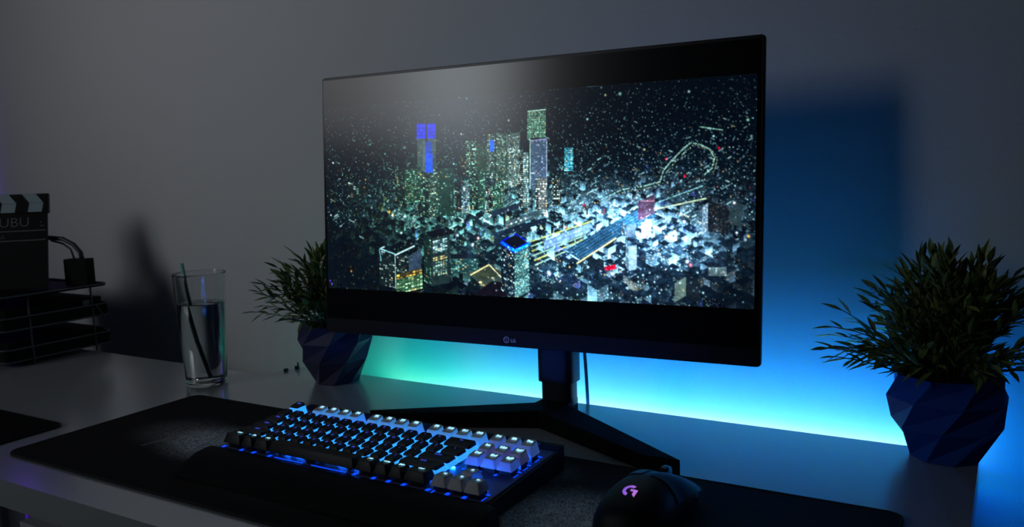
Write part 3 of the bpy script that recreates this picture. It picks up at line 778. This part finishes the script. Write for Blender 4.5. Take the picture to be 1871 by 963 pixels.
# pink tower by the tracks, dark slab on the right, lit slabs
tower(1170, 1174, 1199, 374, 408, flat((.10, .03, .06)), windows(8, 10, .3, (.8, .5, .5), (.085, .05, .08), .3, warm=.3), sl=2, sr=14)
tower(1174, 1174, 1199, 372, 374, None, flat((.4, .2, .25)))
tower(1284, 1294, 1331, 376, 428, windows(3, 16, .8, (.7, .85, .9), (.10, .14, .18), .7), windows(14, 18, .3, (.6, .5, .4), (.010, .012, .015), .2), sl=-8, sr=-6)
para(T(1335, 372), T(1356, 380) - T(1335, 372), T(1331, 412) - T(1335, 372), flat((.03, .045, .05), .5))
tower(1236, 1256, 1282, 510, 545, flat((.10, .13, .11), .3), flat((.012, .016, .020), .5), sl=-12, sr=-12)
para(T(1244, 497), T(1262, 500) - T(1244, 497), T(1262, 516) - T(1244, 497), flat((.006, .008, .012)))
tower(1296, 1296, 1328, 492, 508, None, windows(8, 4, .3, (.6, .7, .7), (.07, .09, .09), .4), rd=13)
tower(1148, 1154, 1168, 456, 500, windows(2, 12, .5, P_, (.10, .14, .17), .5), flat((.22, .30, .36), .3), sl=9, sr=4)
tower(1140, 1150, 1166, 418, 440, windows(3, 8, .5, P_, (.04, .06, .08), .5), flat((.11, .15, .19), .3), sl=8, sr=5)
para(T(1110, 492), T(1130, 488) - T(1110, 492), T(1112, 500) - T(1110, 492), flat((.42, .04, .05), .5)); para(T(1080, 488), T(1100, 482) - T(1080, 488), T(1084, 500) - T(1080, 488), flat((.010, .014, .02)))
tower(1176, 1176, 1185, 412, 440, None, windows(3, 8, .9, (.9, .75, .95), (.35, .30, .38), .5)); tower(1182, 1182, 1194, 406, 436, None, windows(4, 8, .9, (.7, .8, 1), (.25, .30, .4), .5))
for (x, y, r, c) in ((1258, 482, 3.2, (.8, .9, 1)), (1264, 488, 3, (1, .3, .35)), (1200, 420, 3.5, (.8, .9, 1)), (1040, 420, 2.4, (1, .4, .4)), (1220, 438, 3.2, (1, .55, .35)), (1252, 410, 3.0, (.9, .95, 1)), (1010, 505, 4, (.5, .55, 1)), (1125, 505, 3.5, (.75, .85, 1)),
                     (880, 440, 2.8, (1, .6, .6)), (870, 452, 3, (.7, .9, 1)), (842, 435, 3, (.6, .8, .9)), (852, 410, 2.4, (.6, .8, .7)), (745, 400, 2.5, (.7, 1, .9)), (716, 392, 3.0, (1, .55, .15)), (722, 398, 3.0, (.95, .5, .12)), (607, 398, 1.8, (.8, .9, 1)), (604, 520, 1.8, (.25, .15, 1)), (607, 526, 2.0, (.3, .2, 1)), (644, 502, 2.2, (.7, .35, .12)),
                     (1362, 228, 2.6, (.35, .75, .55)), (1258, 177, 2.2, (.8, 1, 1)), (1136, 180, 3.0, (.5, .85, .85)), (1110, 182, 2.0, (.9, .9, .6)), (1078, 225, 2.2, (.5, .9, .9)), (1340, 376, 2.2, (1, 1, 1)), (1366, 436, 2.4, (1, .6, .2)), (1345, 430, 2.2, (.8, .9, 1)), (936, 226, 2.0, (.8, .9, .9)), (846, 184, 1.6, (.9, .65, .3)), (780, 330, 1.8, (.5, .8, .7)), (1180, 280, 1.8, (1, .85, .6))):
    splat(*T(x, y), r * .9, np.array(c) * .9)
# extra sparkle over the busy parts
for _ in range(1500):
    x, y = rng.random() * GW, (.22 + .78 * rng.random()) * GH; l = Lat(x, y)
    if rng.random() > l * 1.1: continue
    c = pal(1, x, y)[0]; splat(x, y, .8 + .9 * rng.random() * (y / GH), c * (.15 + .75 * rng.random() ** 2) * (.45 + .8 * l))
# bright bloom of the lit streets
PN = (vnoise(11, 7, 2.0) * .9 + vnoise(4.5, 3.5, 2.5) * .9 + .08)[..., None]
for (px, py, s, a) in ((1120, 388, 34, .42), (1160, 412, 26, .34), (1215, 445, 50, .30), (1190, 405, 30, .22), (1010, 497, 26, .34), (1075, 425, 22, .18), (1080, 515, 60, .12), (1180, 530, 60, .10), (1250, 460, 50, .14), (960, 530, 24, .14), (890, 425, 34, .12), (862, 465, 26, .14), (1310, 480, 50, .07)):
    gq = (a * gauss(px, py, s, s * .6))[..., None]; img = img * (1 + 1.9 * gq) + gq * np.array([.30, .60, .95]) * PN ** 1.6 * .45
# horizontal falloff towards the top: far districts thin into the dark
img *= (.50 + .50 * np.clip(yy / GH / .45, 0, 1))[..., None]
# soften like a displayed picture seen through the camera
def blur(a):
    a = (np.roll(a, 1, 0) + 2.2 * a + np.roll(a, -1, 0)) / 4.2; return (np.roll(a, 1, 1) + 2.2 * a + np.roll(a, -1, 1)) / 4.2
lum0 = img.mean(-1, keepdims=True); img = np.clip(lum0 + (img - lum0) * 1.35, 0, None)
img = blur(img)
tex = .55 + .55 * vnoise(4, 3) + .45 * vnoise(14, 9)
img = img * tex[..., None] * (1.15 + .35 * tb)[..., None]
img = np.clip(img, 0, None); lum = img.mean(-1, keepdims=True) + 1e-5
img = img * (lum / .30) ** .30 * 1.35
img = img * (np.array([.88, 1.0, 1.0]) * (1 - tb[..., None]) + np.array([.80, .96, 1.12]) * tb[..., None]) + np.array([.0006, .0022, .0055])
img = np.clip(img, 0, 1.2); img = img * .92
# grid mesh carrying the picture
ZT, ZB = .1395, -.1170
X = SX0 + .0035 + (SX1 - SX0 - .0070) * np.linspace(0, 1, GW); Zs = np.linspace(ZT, ZB, GH)
co = np.zeros((GH, GW, 3), np.float32); co[..., 0] = X[None, :]; co[..., 1] = -.00095; co[..., 2] = Zs[:, None]
me = bpy.data.meshes.new('screen_picture'); me.vertices.add(GW * GH); me.vertices.foreach_set('co', co.ravel())
idx = np.arange(GW * GH).reshape(GH, GW); F = np.stack([idx[:-1, :-1], idx[1:, :-1], idx[1:, 1:], idx[:-1, 1:]], -1).reshape(-1, 4)
nf = len(F); me.loops.add(nf * 4); me.polygons.add(nf); me.loops.foreach_set('vertex_index', F.ravel().astype(np.int32))
me.polygons.foreach_set('loop_start', (np.arange(nf) * 4).astype(np.int32)); me.update(calc_edges=True)
at = me.color_attributes.new('picture', 'FLOAT_COLOR', 'POINT')
at.data.foreach_set('color', np.concatenate([img, np.ones((GH, GW, 1))], -1).astype(np.float32).ravel())
m_pic, pbp = screen_base('screen_picture')
vc = m_pic.node_tree.nodes.new('ShaderNodeVertexColor'); vc.layer_name = 'picture'
m_pic.node_tree.links.new(vc.outputs['Color'], pbp.inputs['Emission Color']); pbp.inputs['Emission Strength'].default_value = 1.0
me.materials.append(m_pic)
try: m_pic.cycles.emission_sampling = 'NONE'
except Exception: pass
pic = link(bpy.data.objects.new('screen_picture', me)); pic.parent = mon; pic.matrix_local = MM; pic['label'] = 'aerial night view of a lit city'
# bezel logo: disc with ring cut plus two letters
LGX, LGZ = -.0105, -.1722
b = bmesh.new(); n = 32; r = .0042
def ringseg(a0, a1, r0, r1, k=18):
    A = [radians(a0 + (a1 - a0) * i / k) for i in range(k + 1)]
    for p, q in zip(A, A[1:]):
        prism(b, [(r1 * cos(p), r1 * sin(p)), (r1 * cos(q), r1 * sin(q)), (r0 * cos(q), r0 * sin(q)), (r0 * cos(p), r0 * sin(p))], 0, .0002)
ringseg(0, 360, .0030, .0042, 28); prism(b, [(-.0003, -.0020), (.0003, -.0020), (.0003, .0018), (-.0003, .0018)], 0, .0002)
prism(b, [(.0003, -.0020), (.0017, -.0020), (.0017, -.0014), (.0003, -.0014)], 0, .0002)
prism(b, [(-.0021, .0006), (-.0011, .0006), (-.0011, .0016), (-.0021, .0016)], 0, .0002)
for v in b.verts: v.co = Vector((v.co.x + LGX, -.0007 - v.co.z, v.co.y + LGZ))
mobj('brand_emblem', b, M_logo)
tm = text_mesh('LG', .0060, .00022)
for v in tm.vertices: v.co = Vector((v.co.x + LGX + .0100, -.0008 - v.co.z, v.co.y + LGZ - .0008))
tm.materials.clear(); tm.materials.append(M_logo); lt = link(bpy.data.objects.new('brand_lettering', tm)); lt.parent = mon; lt.matrix_local = MM

# stand (in the monitor's frame: origin below the panel centre)
b = bmesh.new(); prism(b, rrect(-.0220 + .040, .0220 + .040, .022, .052, .010, 5), .016, .24); obj('stand_column', b, M_black, mon, 40)
b = bmesh.new(); prism(b, rrect(-.0255 + .040, .0255 + .040, .018, .056, .012, 5), .047, .26); bevel(b, .0008, 1, 60); obj('column_sleeve', b, M_black, mon, 40)
def leg(back0, back1, front0, front1, hh, ht):
    """four plan corners: hub end (back0, front0) and tip end (back1, front1)"""
    b = bmesh.new(); rings = []
    for t in (0, .35, 1):
        a = [back0[i] + (back1[i] - back0[i]) * t for i in (0, 1)]; e = [front0[i] + (front1[i] - front0[i]) * t for i in (0, 1)]; h_ = hh + (ht - hh) * t
        rings.append([(a[0], a[1], .0005), (e[0], e[1], .0005), (e[0], e[1], h_), (a[0], a[1], h_)])
    loft(b, rings); bevel(b, .0014, 2); return b
obj('stand_leg', leg((.044, .026), (.2470, -.1145), (.040, -.026), (.2080, -.1140), .022, .018), M_stand, mon)
obj('stand_leg', leg((.040, .020), (-.172, -.0910), (.040, -.026), (-.133, -.0910), .022, .018), M_stand, mon)
b = bmesh.new(); prism(b, [(.014, -.026), (.056, -.026), (.062, .010), (.060, .050), (.022, .050), (.019, .008)], .0005, .0222); bevel(b, .0014, 2); obj('stand_hub', b, M_stand, mon)
# cord hanging from the monitor down behind the desk
b = bmesh.new(); CP = []
for i in range(24):
    t = i / 23; CP.append((.242 + .006 * sin(t * 3) + .004 * t, .250 + .020 * t ** .5 + (.026 if t > .85 else .026 * t / .85) * .3, .21 - .33 * t))
tube(b, [(c[0] + .0, c[1] + .012 + .004, c[2]) for c in CP], .0024, 8)
tag(obj('monitor_cable', b, M_cable, None, True), 'thin black cable hanging behind the monitor stand down past the desk edge', 'cable')

# ------------------------------------------------------------------ plants
def pot_mesh(R, Hh):
    b = bmesh.new(); n = 8
    rings = [(.58, 0, -62), (.90, .40, -36), (1.0, .72, -17), (.90, 1.0, 0)]
    V = []
    for (rf, zf, sh) in rings:
        V.append([b.verts.new((R * rf * cos(radians(sh + 45 * k)), R * rf * sin(radians(sh + 45 * k)), Hh * zf)) for k in range(n)])
    for a, c in zip(V, V[1:]):
        for k in range(n):
            k1 = (k + 1) % n
            # ridge a[k] - c[k]; second diagonal from a[k1] to c[k]
            b.faces.new((a[k], a[k1], c[k1])); b.faces.new((a[k], c[k1], c[k]))
    b.faces.new(V[0][::-1])
    I = [b.verts.new((R * .84 * cos(radians(45 * k)), R * .84 * sin(radians(45 * k)), Hh)) for k in range(n)]
    D = [b.verts.new((R * .80 * cos(radians(45 * k)), R * .80 * sin(radians(45 * k)), Hh * .82)) for k in range(n)]
    for a, c in ((V[-1], I), (I, D)):
        for k in range(n): b.faces.new((a[k], a[(k + 1) % n], c[(k + 1) % n], c[k]))
    b.faces.new(D)
    return b
def keep_clear(q, loc, ymax):
    x, y = loc[0] + q.x, loc[1] + q.y
    if y > ymax: y = ymax - .002
    if loc[0] < 0 and x > -.130 and y < .232: y = .232 + (.232 - y) * .25      # behind the monitor's back
    return Vector((x - loc[0], y - loc[1], q.z))
def plant(loc, rot, R, Hh, label, nst, sd, reach, tall, ymax, extra=()):
    rnd = random.Random(sd)
    root = tag(empty('potted_plant', loc, (0, 0, 0)), label, 'potted plant')
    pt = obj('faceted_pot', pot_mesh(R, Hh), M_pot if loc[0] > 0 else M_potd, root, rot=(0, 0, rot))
    b = bmesh.new(); lathe(b, [(0, Hh * .93), (R * .45, Hh * .95), (R * .76, Hh * .90), (R * .76, Hh * .80), (0, Hh * .80)], 20); obj('soil', b, M_soil, root, True)
    lv = bmesh.new(); st = bmesh.new()
    def leaf(p, d, up, ln, wd):
        d = d.normalized(); s = d.cross(up).normalized(); u_ = s.cross(d)
        prof = ((0, .08), (.18, .62), (.40, 1.0), (.65, .78), (.85, .38), (1, 0))
        L_, C_, R_ = [], [], []
        for t, w_ in prof:
            c = p + d * ln * t + u_ * (ln * (-.22 * t * t))
            C_.append(c - u_ * wd * .22 * w_); L_.append(c - s * wd * w_ * .5); R_.append(c + s * wd * w_ * .5)
        cv = [lv.verts.new(q) for q in C_]; l2 = [lv.verts.new(q) for q in L_[:-1]]; r2 = [lv.verts.new(q) for q in R_[:-1]]
        for i in range(len(prof) - 2):
            lv.faces.new((cv[i], cv[i + 1], l2[i + 1], l2[i])); lv.faces.new((cv[i + 1], cv[i], r2[i], r2[i + 1]))
        lv.faces.new((cv[-1], l2[-1], cv[-2])); lv.faces.new((cv[-1], cv[-2], r2[-1]))
    specs = []
    for i in range(nst):
        az = i * 2.39996 + rnd.random() * .5; el = rnd.random() ** .62
        specs.append((az, el, 1))
    specs += [(a, e, l) for a, e, l in extra]
    for az, el, lf in specs:
        out = reach * (1 - el) ** .8 * (.75 + .35 * rnd.random()) * lf; hgt = tall * (.22 + .78 * el ** .8) * (.80 + .28 * rnd.random()) * lf
        r0 = R * .5 * rnd.random(); p0 = Vector((r0 * cos(az), r0 * sin(az), Hh * .88))
        p1 = p0 + Vector((cos(az) * out * .35, sin(az) * out * .35, hgt * .62)); p2 = p0 + Vector((cos(az) * out, sin(az) * out, hgt * (.92 if el > .35 else .72)))
        wob = Vector((rnd.uniform(-1, 1), rnd.uniform(-1, 1), rnd.uniform(-.5, .5))) * .012
        pts = []
        for k in range(9):
            t = k / 8; q = p0 * (1 - t) ** 2 + p1 * 2 * t * (1 - t) + p2 * t * t + wob * t * (1 - t) * 2
            q = keep_clear(q, loc, ymax)
            pts.append(q)
        tube(st, pts, [.0011 - .0007 * k / 8 for k in range(9)], 4)
        nl = rnd.randint(9, 13); ph = rnd.random() * 6
        for k in range(nl):
            t = .22 + .78 * (k + rnd.random() * .5) / nl; t = min(t, .999); i0 = int(t * 8); f = t * 8 - i0
            q = pts[i0].lerp(pts[min(i0 + 1, 8)], f); tg_ = (pts[min(i0 + 1, 8)] - pts[i0]).normalized()
            a = ph + k * 2.2; s = tg_.cross(Vector((0, 0, 1))); s = s.normalized() if s.length > .01 else Vector((1, 0, 0)); u_ = s.cross(tg_)
            d = tg_ * rnd.uniform(.75, 1.2) + (s * cos(a) + u_ * sin(a)) * rnd.uniform(.35, .75)
            if k == nl - 1: d = tg_
            ln = rnd.uniform(.022, .036) * (1 - .25 * t)
            e = q + d.normalized() * ln
            if loc[1] + e.y > ymax: d.y = -abs(d.y)
            if loc[0] < 0 and loc[0] + e.x > -.118 and loc[1] + e.y < .222: d = Vector((-abs(d.x), abs(d.y) + .5, d.z))
            leaf(q, d, Vector((rnd.uniform(-.4, .4), rnd.uniform(-.4, .4), 1)), ln, rnd.uniform(.0055, .0085))
    obj('stems', st, M_stem, root, True); obj('foliage', lv, M_leaf, root)
    return root
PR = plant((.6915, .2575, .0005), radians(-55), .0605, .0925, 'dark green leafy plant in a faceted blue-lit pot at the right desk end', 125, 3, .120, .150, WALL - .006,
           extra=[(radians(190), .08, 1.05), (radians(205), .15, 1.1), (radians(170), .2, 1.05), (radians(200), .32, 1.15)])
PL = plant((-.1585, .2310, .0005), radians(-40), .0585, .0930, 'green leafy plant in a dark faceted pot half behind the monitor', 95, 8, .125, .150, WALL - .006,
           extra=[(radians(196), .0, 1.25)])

# ------------------------------------------------------------------ drinking glass
gl = tag(empty('drinking_glass', (-.3415, .1310, .0004)), 'tall clear tumbler of water on the desk left of the plants', 'glass')
b = bmesh.new()
lathe(b, [(0, 0), (.0285, 0), (.0305, .0015), (.0312, .005), (.0338, .06), (.0372, .13), (.0398, .174), (.0402, .1755), (.0398, .1770), (.0388, .1770), (.0383, .1750), (.0357, .13), (.0322, .06), (.0300, .012), (.0285, .0085), (.015, .0065), (0, .0060)], 72)
obj('glass_wall', b, M_glass, gl, 60)
b = bmesh.new()
lathe(b, [(0, .0061), (.0148, .0066), (.0284, .0086), (.02995, .012), (.03215, .06), (.03565, .1295), (.0352, .1300), (0, .1300)], 72)
wt = obj('water', b, M_water, None, 60); wt.location = gl.location; tag(wt, 'clear water filling the tall tumbler to three quarters', 'water')
b = bmesh.new(); tube(b, [(-.0255, -.010, .192), (-.021, -.008, .150), (-.008, -.003, .07), (.0055, .002, .0105)], .0027, 12)
sr = obj('drinking_straw', b, mat('teal_straw', (.22, .55, .52), .25, spec=.7, coat=.6), None, True); sr.location = gl.location
tag(sr, 'thin teal drinking straw leaning in the water glass', 'straw')

# ------------------------------------------------------------------ letter trays with the things on them
TX1, TY0, TY1, TX0 = -.762, .045, .300, -1.08
tr = tag(empty('letter_tray', (0, 0, 0)), 'black three-tier wire mesh letter tray stacked on the left of the desk', 'letter tray')
for zi, z in enumerate((.010, .066, .122)):
    h = .022 if zi < 2 else .004
    y1 = DB2 + .042
    b = bmesh.new(); P = rrect(TX0, TX1, TY0, y1, .014, 5); n = len(P)
    prism(b, P, z, z + .0012)
    # low mesh wall, both skins
    a = [b.verts.new((x, y, z)) for x, y in P]; c = [b.verts.new((x, y, z + h)) for x, y in P]
    cx, cy = (TX0 + TX1) / 2, (TY0 + y1) / 2
    a2 = [b.verts.new((cx + (x - cx) * .994, cy + (y - cy) * .992, z)) for x, y in P]; c2 = [b.verts.new((cx + (x - cx) * .994, cy + (y - cy) * .992, z + h)) for x, y in P]
    for k in range(n):
        k1 = (k + 1) % n; b.faces.new((a[k], a[k1], c[k1], c[k])); b.faces.new((a2[k], c2[k], c2[k1], a2[k1])); b.faces.new((c[k], c[k1], c2[k1], c2[k]))
    t_ = obj('tray', b, M_mesh, tr)
    for zz in ((z, z + h) if zi < 2 else (z + h,)):
        b = bmesh.new(); Q = [(x, y, zz) for x, y in P]; tube(b, Q + [Q[0], Q[1]], .0016, 6, False); obj('wire_rim', b, M_rim, t_, True)
for (x, y) in ((TX1 + .001, TY0 + .05), (TX1 + .001, .215), (TX0, TY0 + .05), (TX0, .215)):
    b = bmesh.new(); tube(b, [(x, y, .0), (x - .004 if x > -.9 else x, y, .122)], .0020, 6); obj('post', b, M_rim, tr, True)
# stack of dark papers in the lower tiers, kept inside the trays
for i, (z, hh, lb) in enumerate(((.0118, .030, 'black box file filling the lowest letter tray'), (.0678, .034, 'dark folder stack filling the middle letter tray'))):
    b = bmesh.new(); box(b, TX0 + .02, TX1 - .008, TY0 + .012, .238, z, z + hh); bevel(b, .003, 2)
    tag(obj(('box_file', 'folder_stack')[i], b, M_mesh), lb, ('box', 'folders')[i])
TZ = .1234
# clapperboard leaning back
cb = tag(empty('clapperboard', (-.874, .1125, TZ + .0030), (radians(-20), 0, radians(48))), 'film clapperboard with white striped sticks and chalk lettering standing on the trays', 'clapperboard')
b = bmesh.new(); box(b, -.085, .075, 0, .006, 0, .150); bevel(b, .001, 1); obj('slate', b, M_card, cb)
for z0, z1 in ((.094, .0955), (.113, .1146)):
    b = bmesh.new(); box(b, -.083, .072, -.0006, 0, z0, z1); obj('slate_line', b, M_chalk, cb)
b = bmesh.new(); box(b, -.088, .078, -.002, .008, .150, .1685); bevel(b, .0008, 1); s1 = obj('clapper_stick', b, M_card, cb)
b = bmesh.new(); box(b, -.088, .078, -.002, .008, .1690, .1875); bevel(b, .0008, 1); s2 = obj('clapper_stick', b, M_card, cb)
for k in range(3):
    x = .057 - k * .0465
    for (par, z0, z1, sl) in ((s1, .1505, .1685, .0), (s2, .1690, .1870, -.013)):
        b = bmesh.new(); w_ = .024
        q = [(x - w_ / 2 + (.0 if sl == 0 else 0), z0), (x + w_ / 2, z0), (x + w_ / 2 + sl, z1), (x - w_ / 2 + sl, z1)]
        if sl == 0: q = [(x - w_ / 2 - .003, z0), (x + w_ / 2 - .003, z0), (x + w_ / 2, z1), (x - w_ / 2, z1)]
        q = [(min(px, .0775), pz) for px, pz in q]
        prism(b, q, 0, .0005)
        for v in b.verts: v.co = Vector((v.co.x, -.0021 - v.co.z, v.co.y))
        obj('white_stripe', b, M_clapw, par)
def chalk(s, x, z, size):
    t = text_mesh(s, size, -.0004 if size > .02 else 0)
    for v in t.vertices: v.co = Vector((v.co.x + x, -.0004 - v.co.z * .5, v.co.y + z))
    t.materials.clear(); t.materials.append(M_chalk); o = link(bpy.data.objects.new('chalk_lettering', t)); o.parent = cb
chalk('SUBU', .012, .1305, .027); chalk(':.', .066, .128, .020); chalk('ROLL', -.010, .1035, .010)
# headphones with a square cushion
hp = tag(empty('headphones', (-.812, .226, TZ + .0015), (0, 0, radians(20))), 'black headphones with a curved grey band resting on the top letter tray', 'headphones')
b = bmesh.new(); box(b, -.024, .024, -.012, .012, .0, .050); bevel(b, .004, 2); obj('ear_cushion', b, M_mesh, hp)
b = bmesh.new(); tube(b, [(-.16, .0, .045), (-.130, 0, .074), (-.100, 0, .086), (-.060, 0, .092), (-.030, 0, .089), (-.008, 0, .078), (.006, 0, .062), (.008, 0, .046)], .0045, 8); obj('headband', b, mat('grey_band', (.045, .045, .05), .45, spec=.5), hp, True)
b = bmesh.new(); tube(b, [(-.060, .004, .086), (-.035, .004, .080), (-.018, .004, .068), (-.012, .004, .048)], .002, 6); obj('band_wire', b, M_rim, hp, True)
b = bmesh.new(); box(b, -.185, -.140, -.012, .012, 0, .048); bevel(b, .004, 2); obj('ear_cushion', b, M_mesh, hp)
# small thing: camera-like black box in front of the slate
ch = tag(empty('charger', (-.7712, .205, .0665 + .0225)), 'small pale plug hanging over the middle tray rim with its cord', 'charger')
b = bmesh.new(); box(b, -.006, .006, -.007, .007, 0, .010); bevel(b, .002, 2); obj('plug', b, mat('plug_grey', (.10, .10, .11), .4), ch)
b = bmesh.new(); tube(b, [(.004, .004, .006), (.013, .015, -.002), (.0145, .025, -.02), (.0145, .036, -.045)], .0012, 6); obj('cord', b, M_rim, ch, True)

# ------------------------------------------------------------------ camera
cam = bpy.data.cameras.new('camera'); co_ = link(bpy.data.objects.new('camera', cam)); bpy.context.scene.camera = co_
fpx, yaw, pit, roll = 1526.2, -.5421, .1172, -.0334
cy_, sy_, cp, sp_, cr, sr_ = cos(yaw), sin(yaw), cos(pit), sin(pit), cos(roll), sin(roll)
fw = Vector((sy_ * cp, cy_ * cp, -sp_)); rt = Vector((cy_, -sy_, 0)); up = rt.cross(fw)
r2 = rt * cr + up * sr_; u2 = up * cr - rt * sr_
co_.matrix_world = Matrix(((r2.x, u2.x, -fw.x, .7461), (r2.y, u2.y, -fw.y, -.7262), (r2.z, u2.z, -fw.z, .3277), (0, 0, 0, 1)))
cam.sensor_width = 36; cam.sensor_fit = 'HORIZONTAL'; cam.lens = fpx / 1871 * 36; cam.clip_start = .02; cam.clip_end = 30
cam.dof.use_dof = True; cam.dof.focus_distance = .96; cam.dof.aperture_fstop = 10

# ------------------------------------------------------------------ world and view
wd = bpy.data.worlds.new('world'); bpy.context.scene.world = wd; wd.use_nodes = True
wd.node_tree.nodes['Background'].inputs['Color'].default_value = (.5, .65, 1, 1); wd.node_tree.nodes['Background'].inputs['Strength'].default_value = .02
sc = bpy.context.scene
sc.view_settings.view_transform = 'Standard'; sc.view_settings.look = 'None'; sc.view_settings.gamma = 1; sc.view_settings.exposure = 0
sc.view_settings.use_curve_mapping = False
sc.cycles.use_denoising = True; sc.cycles.max_bounces = 8; sc.cycles.transmission_bounces = 8; sc.cycles.sample_clamp_indirect = 3
sc.cycles.caustics_reflective = False; sc.cycles.caustics_refractive = False
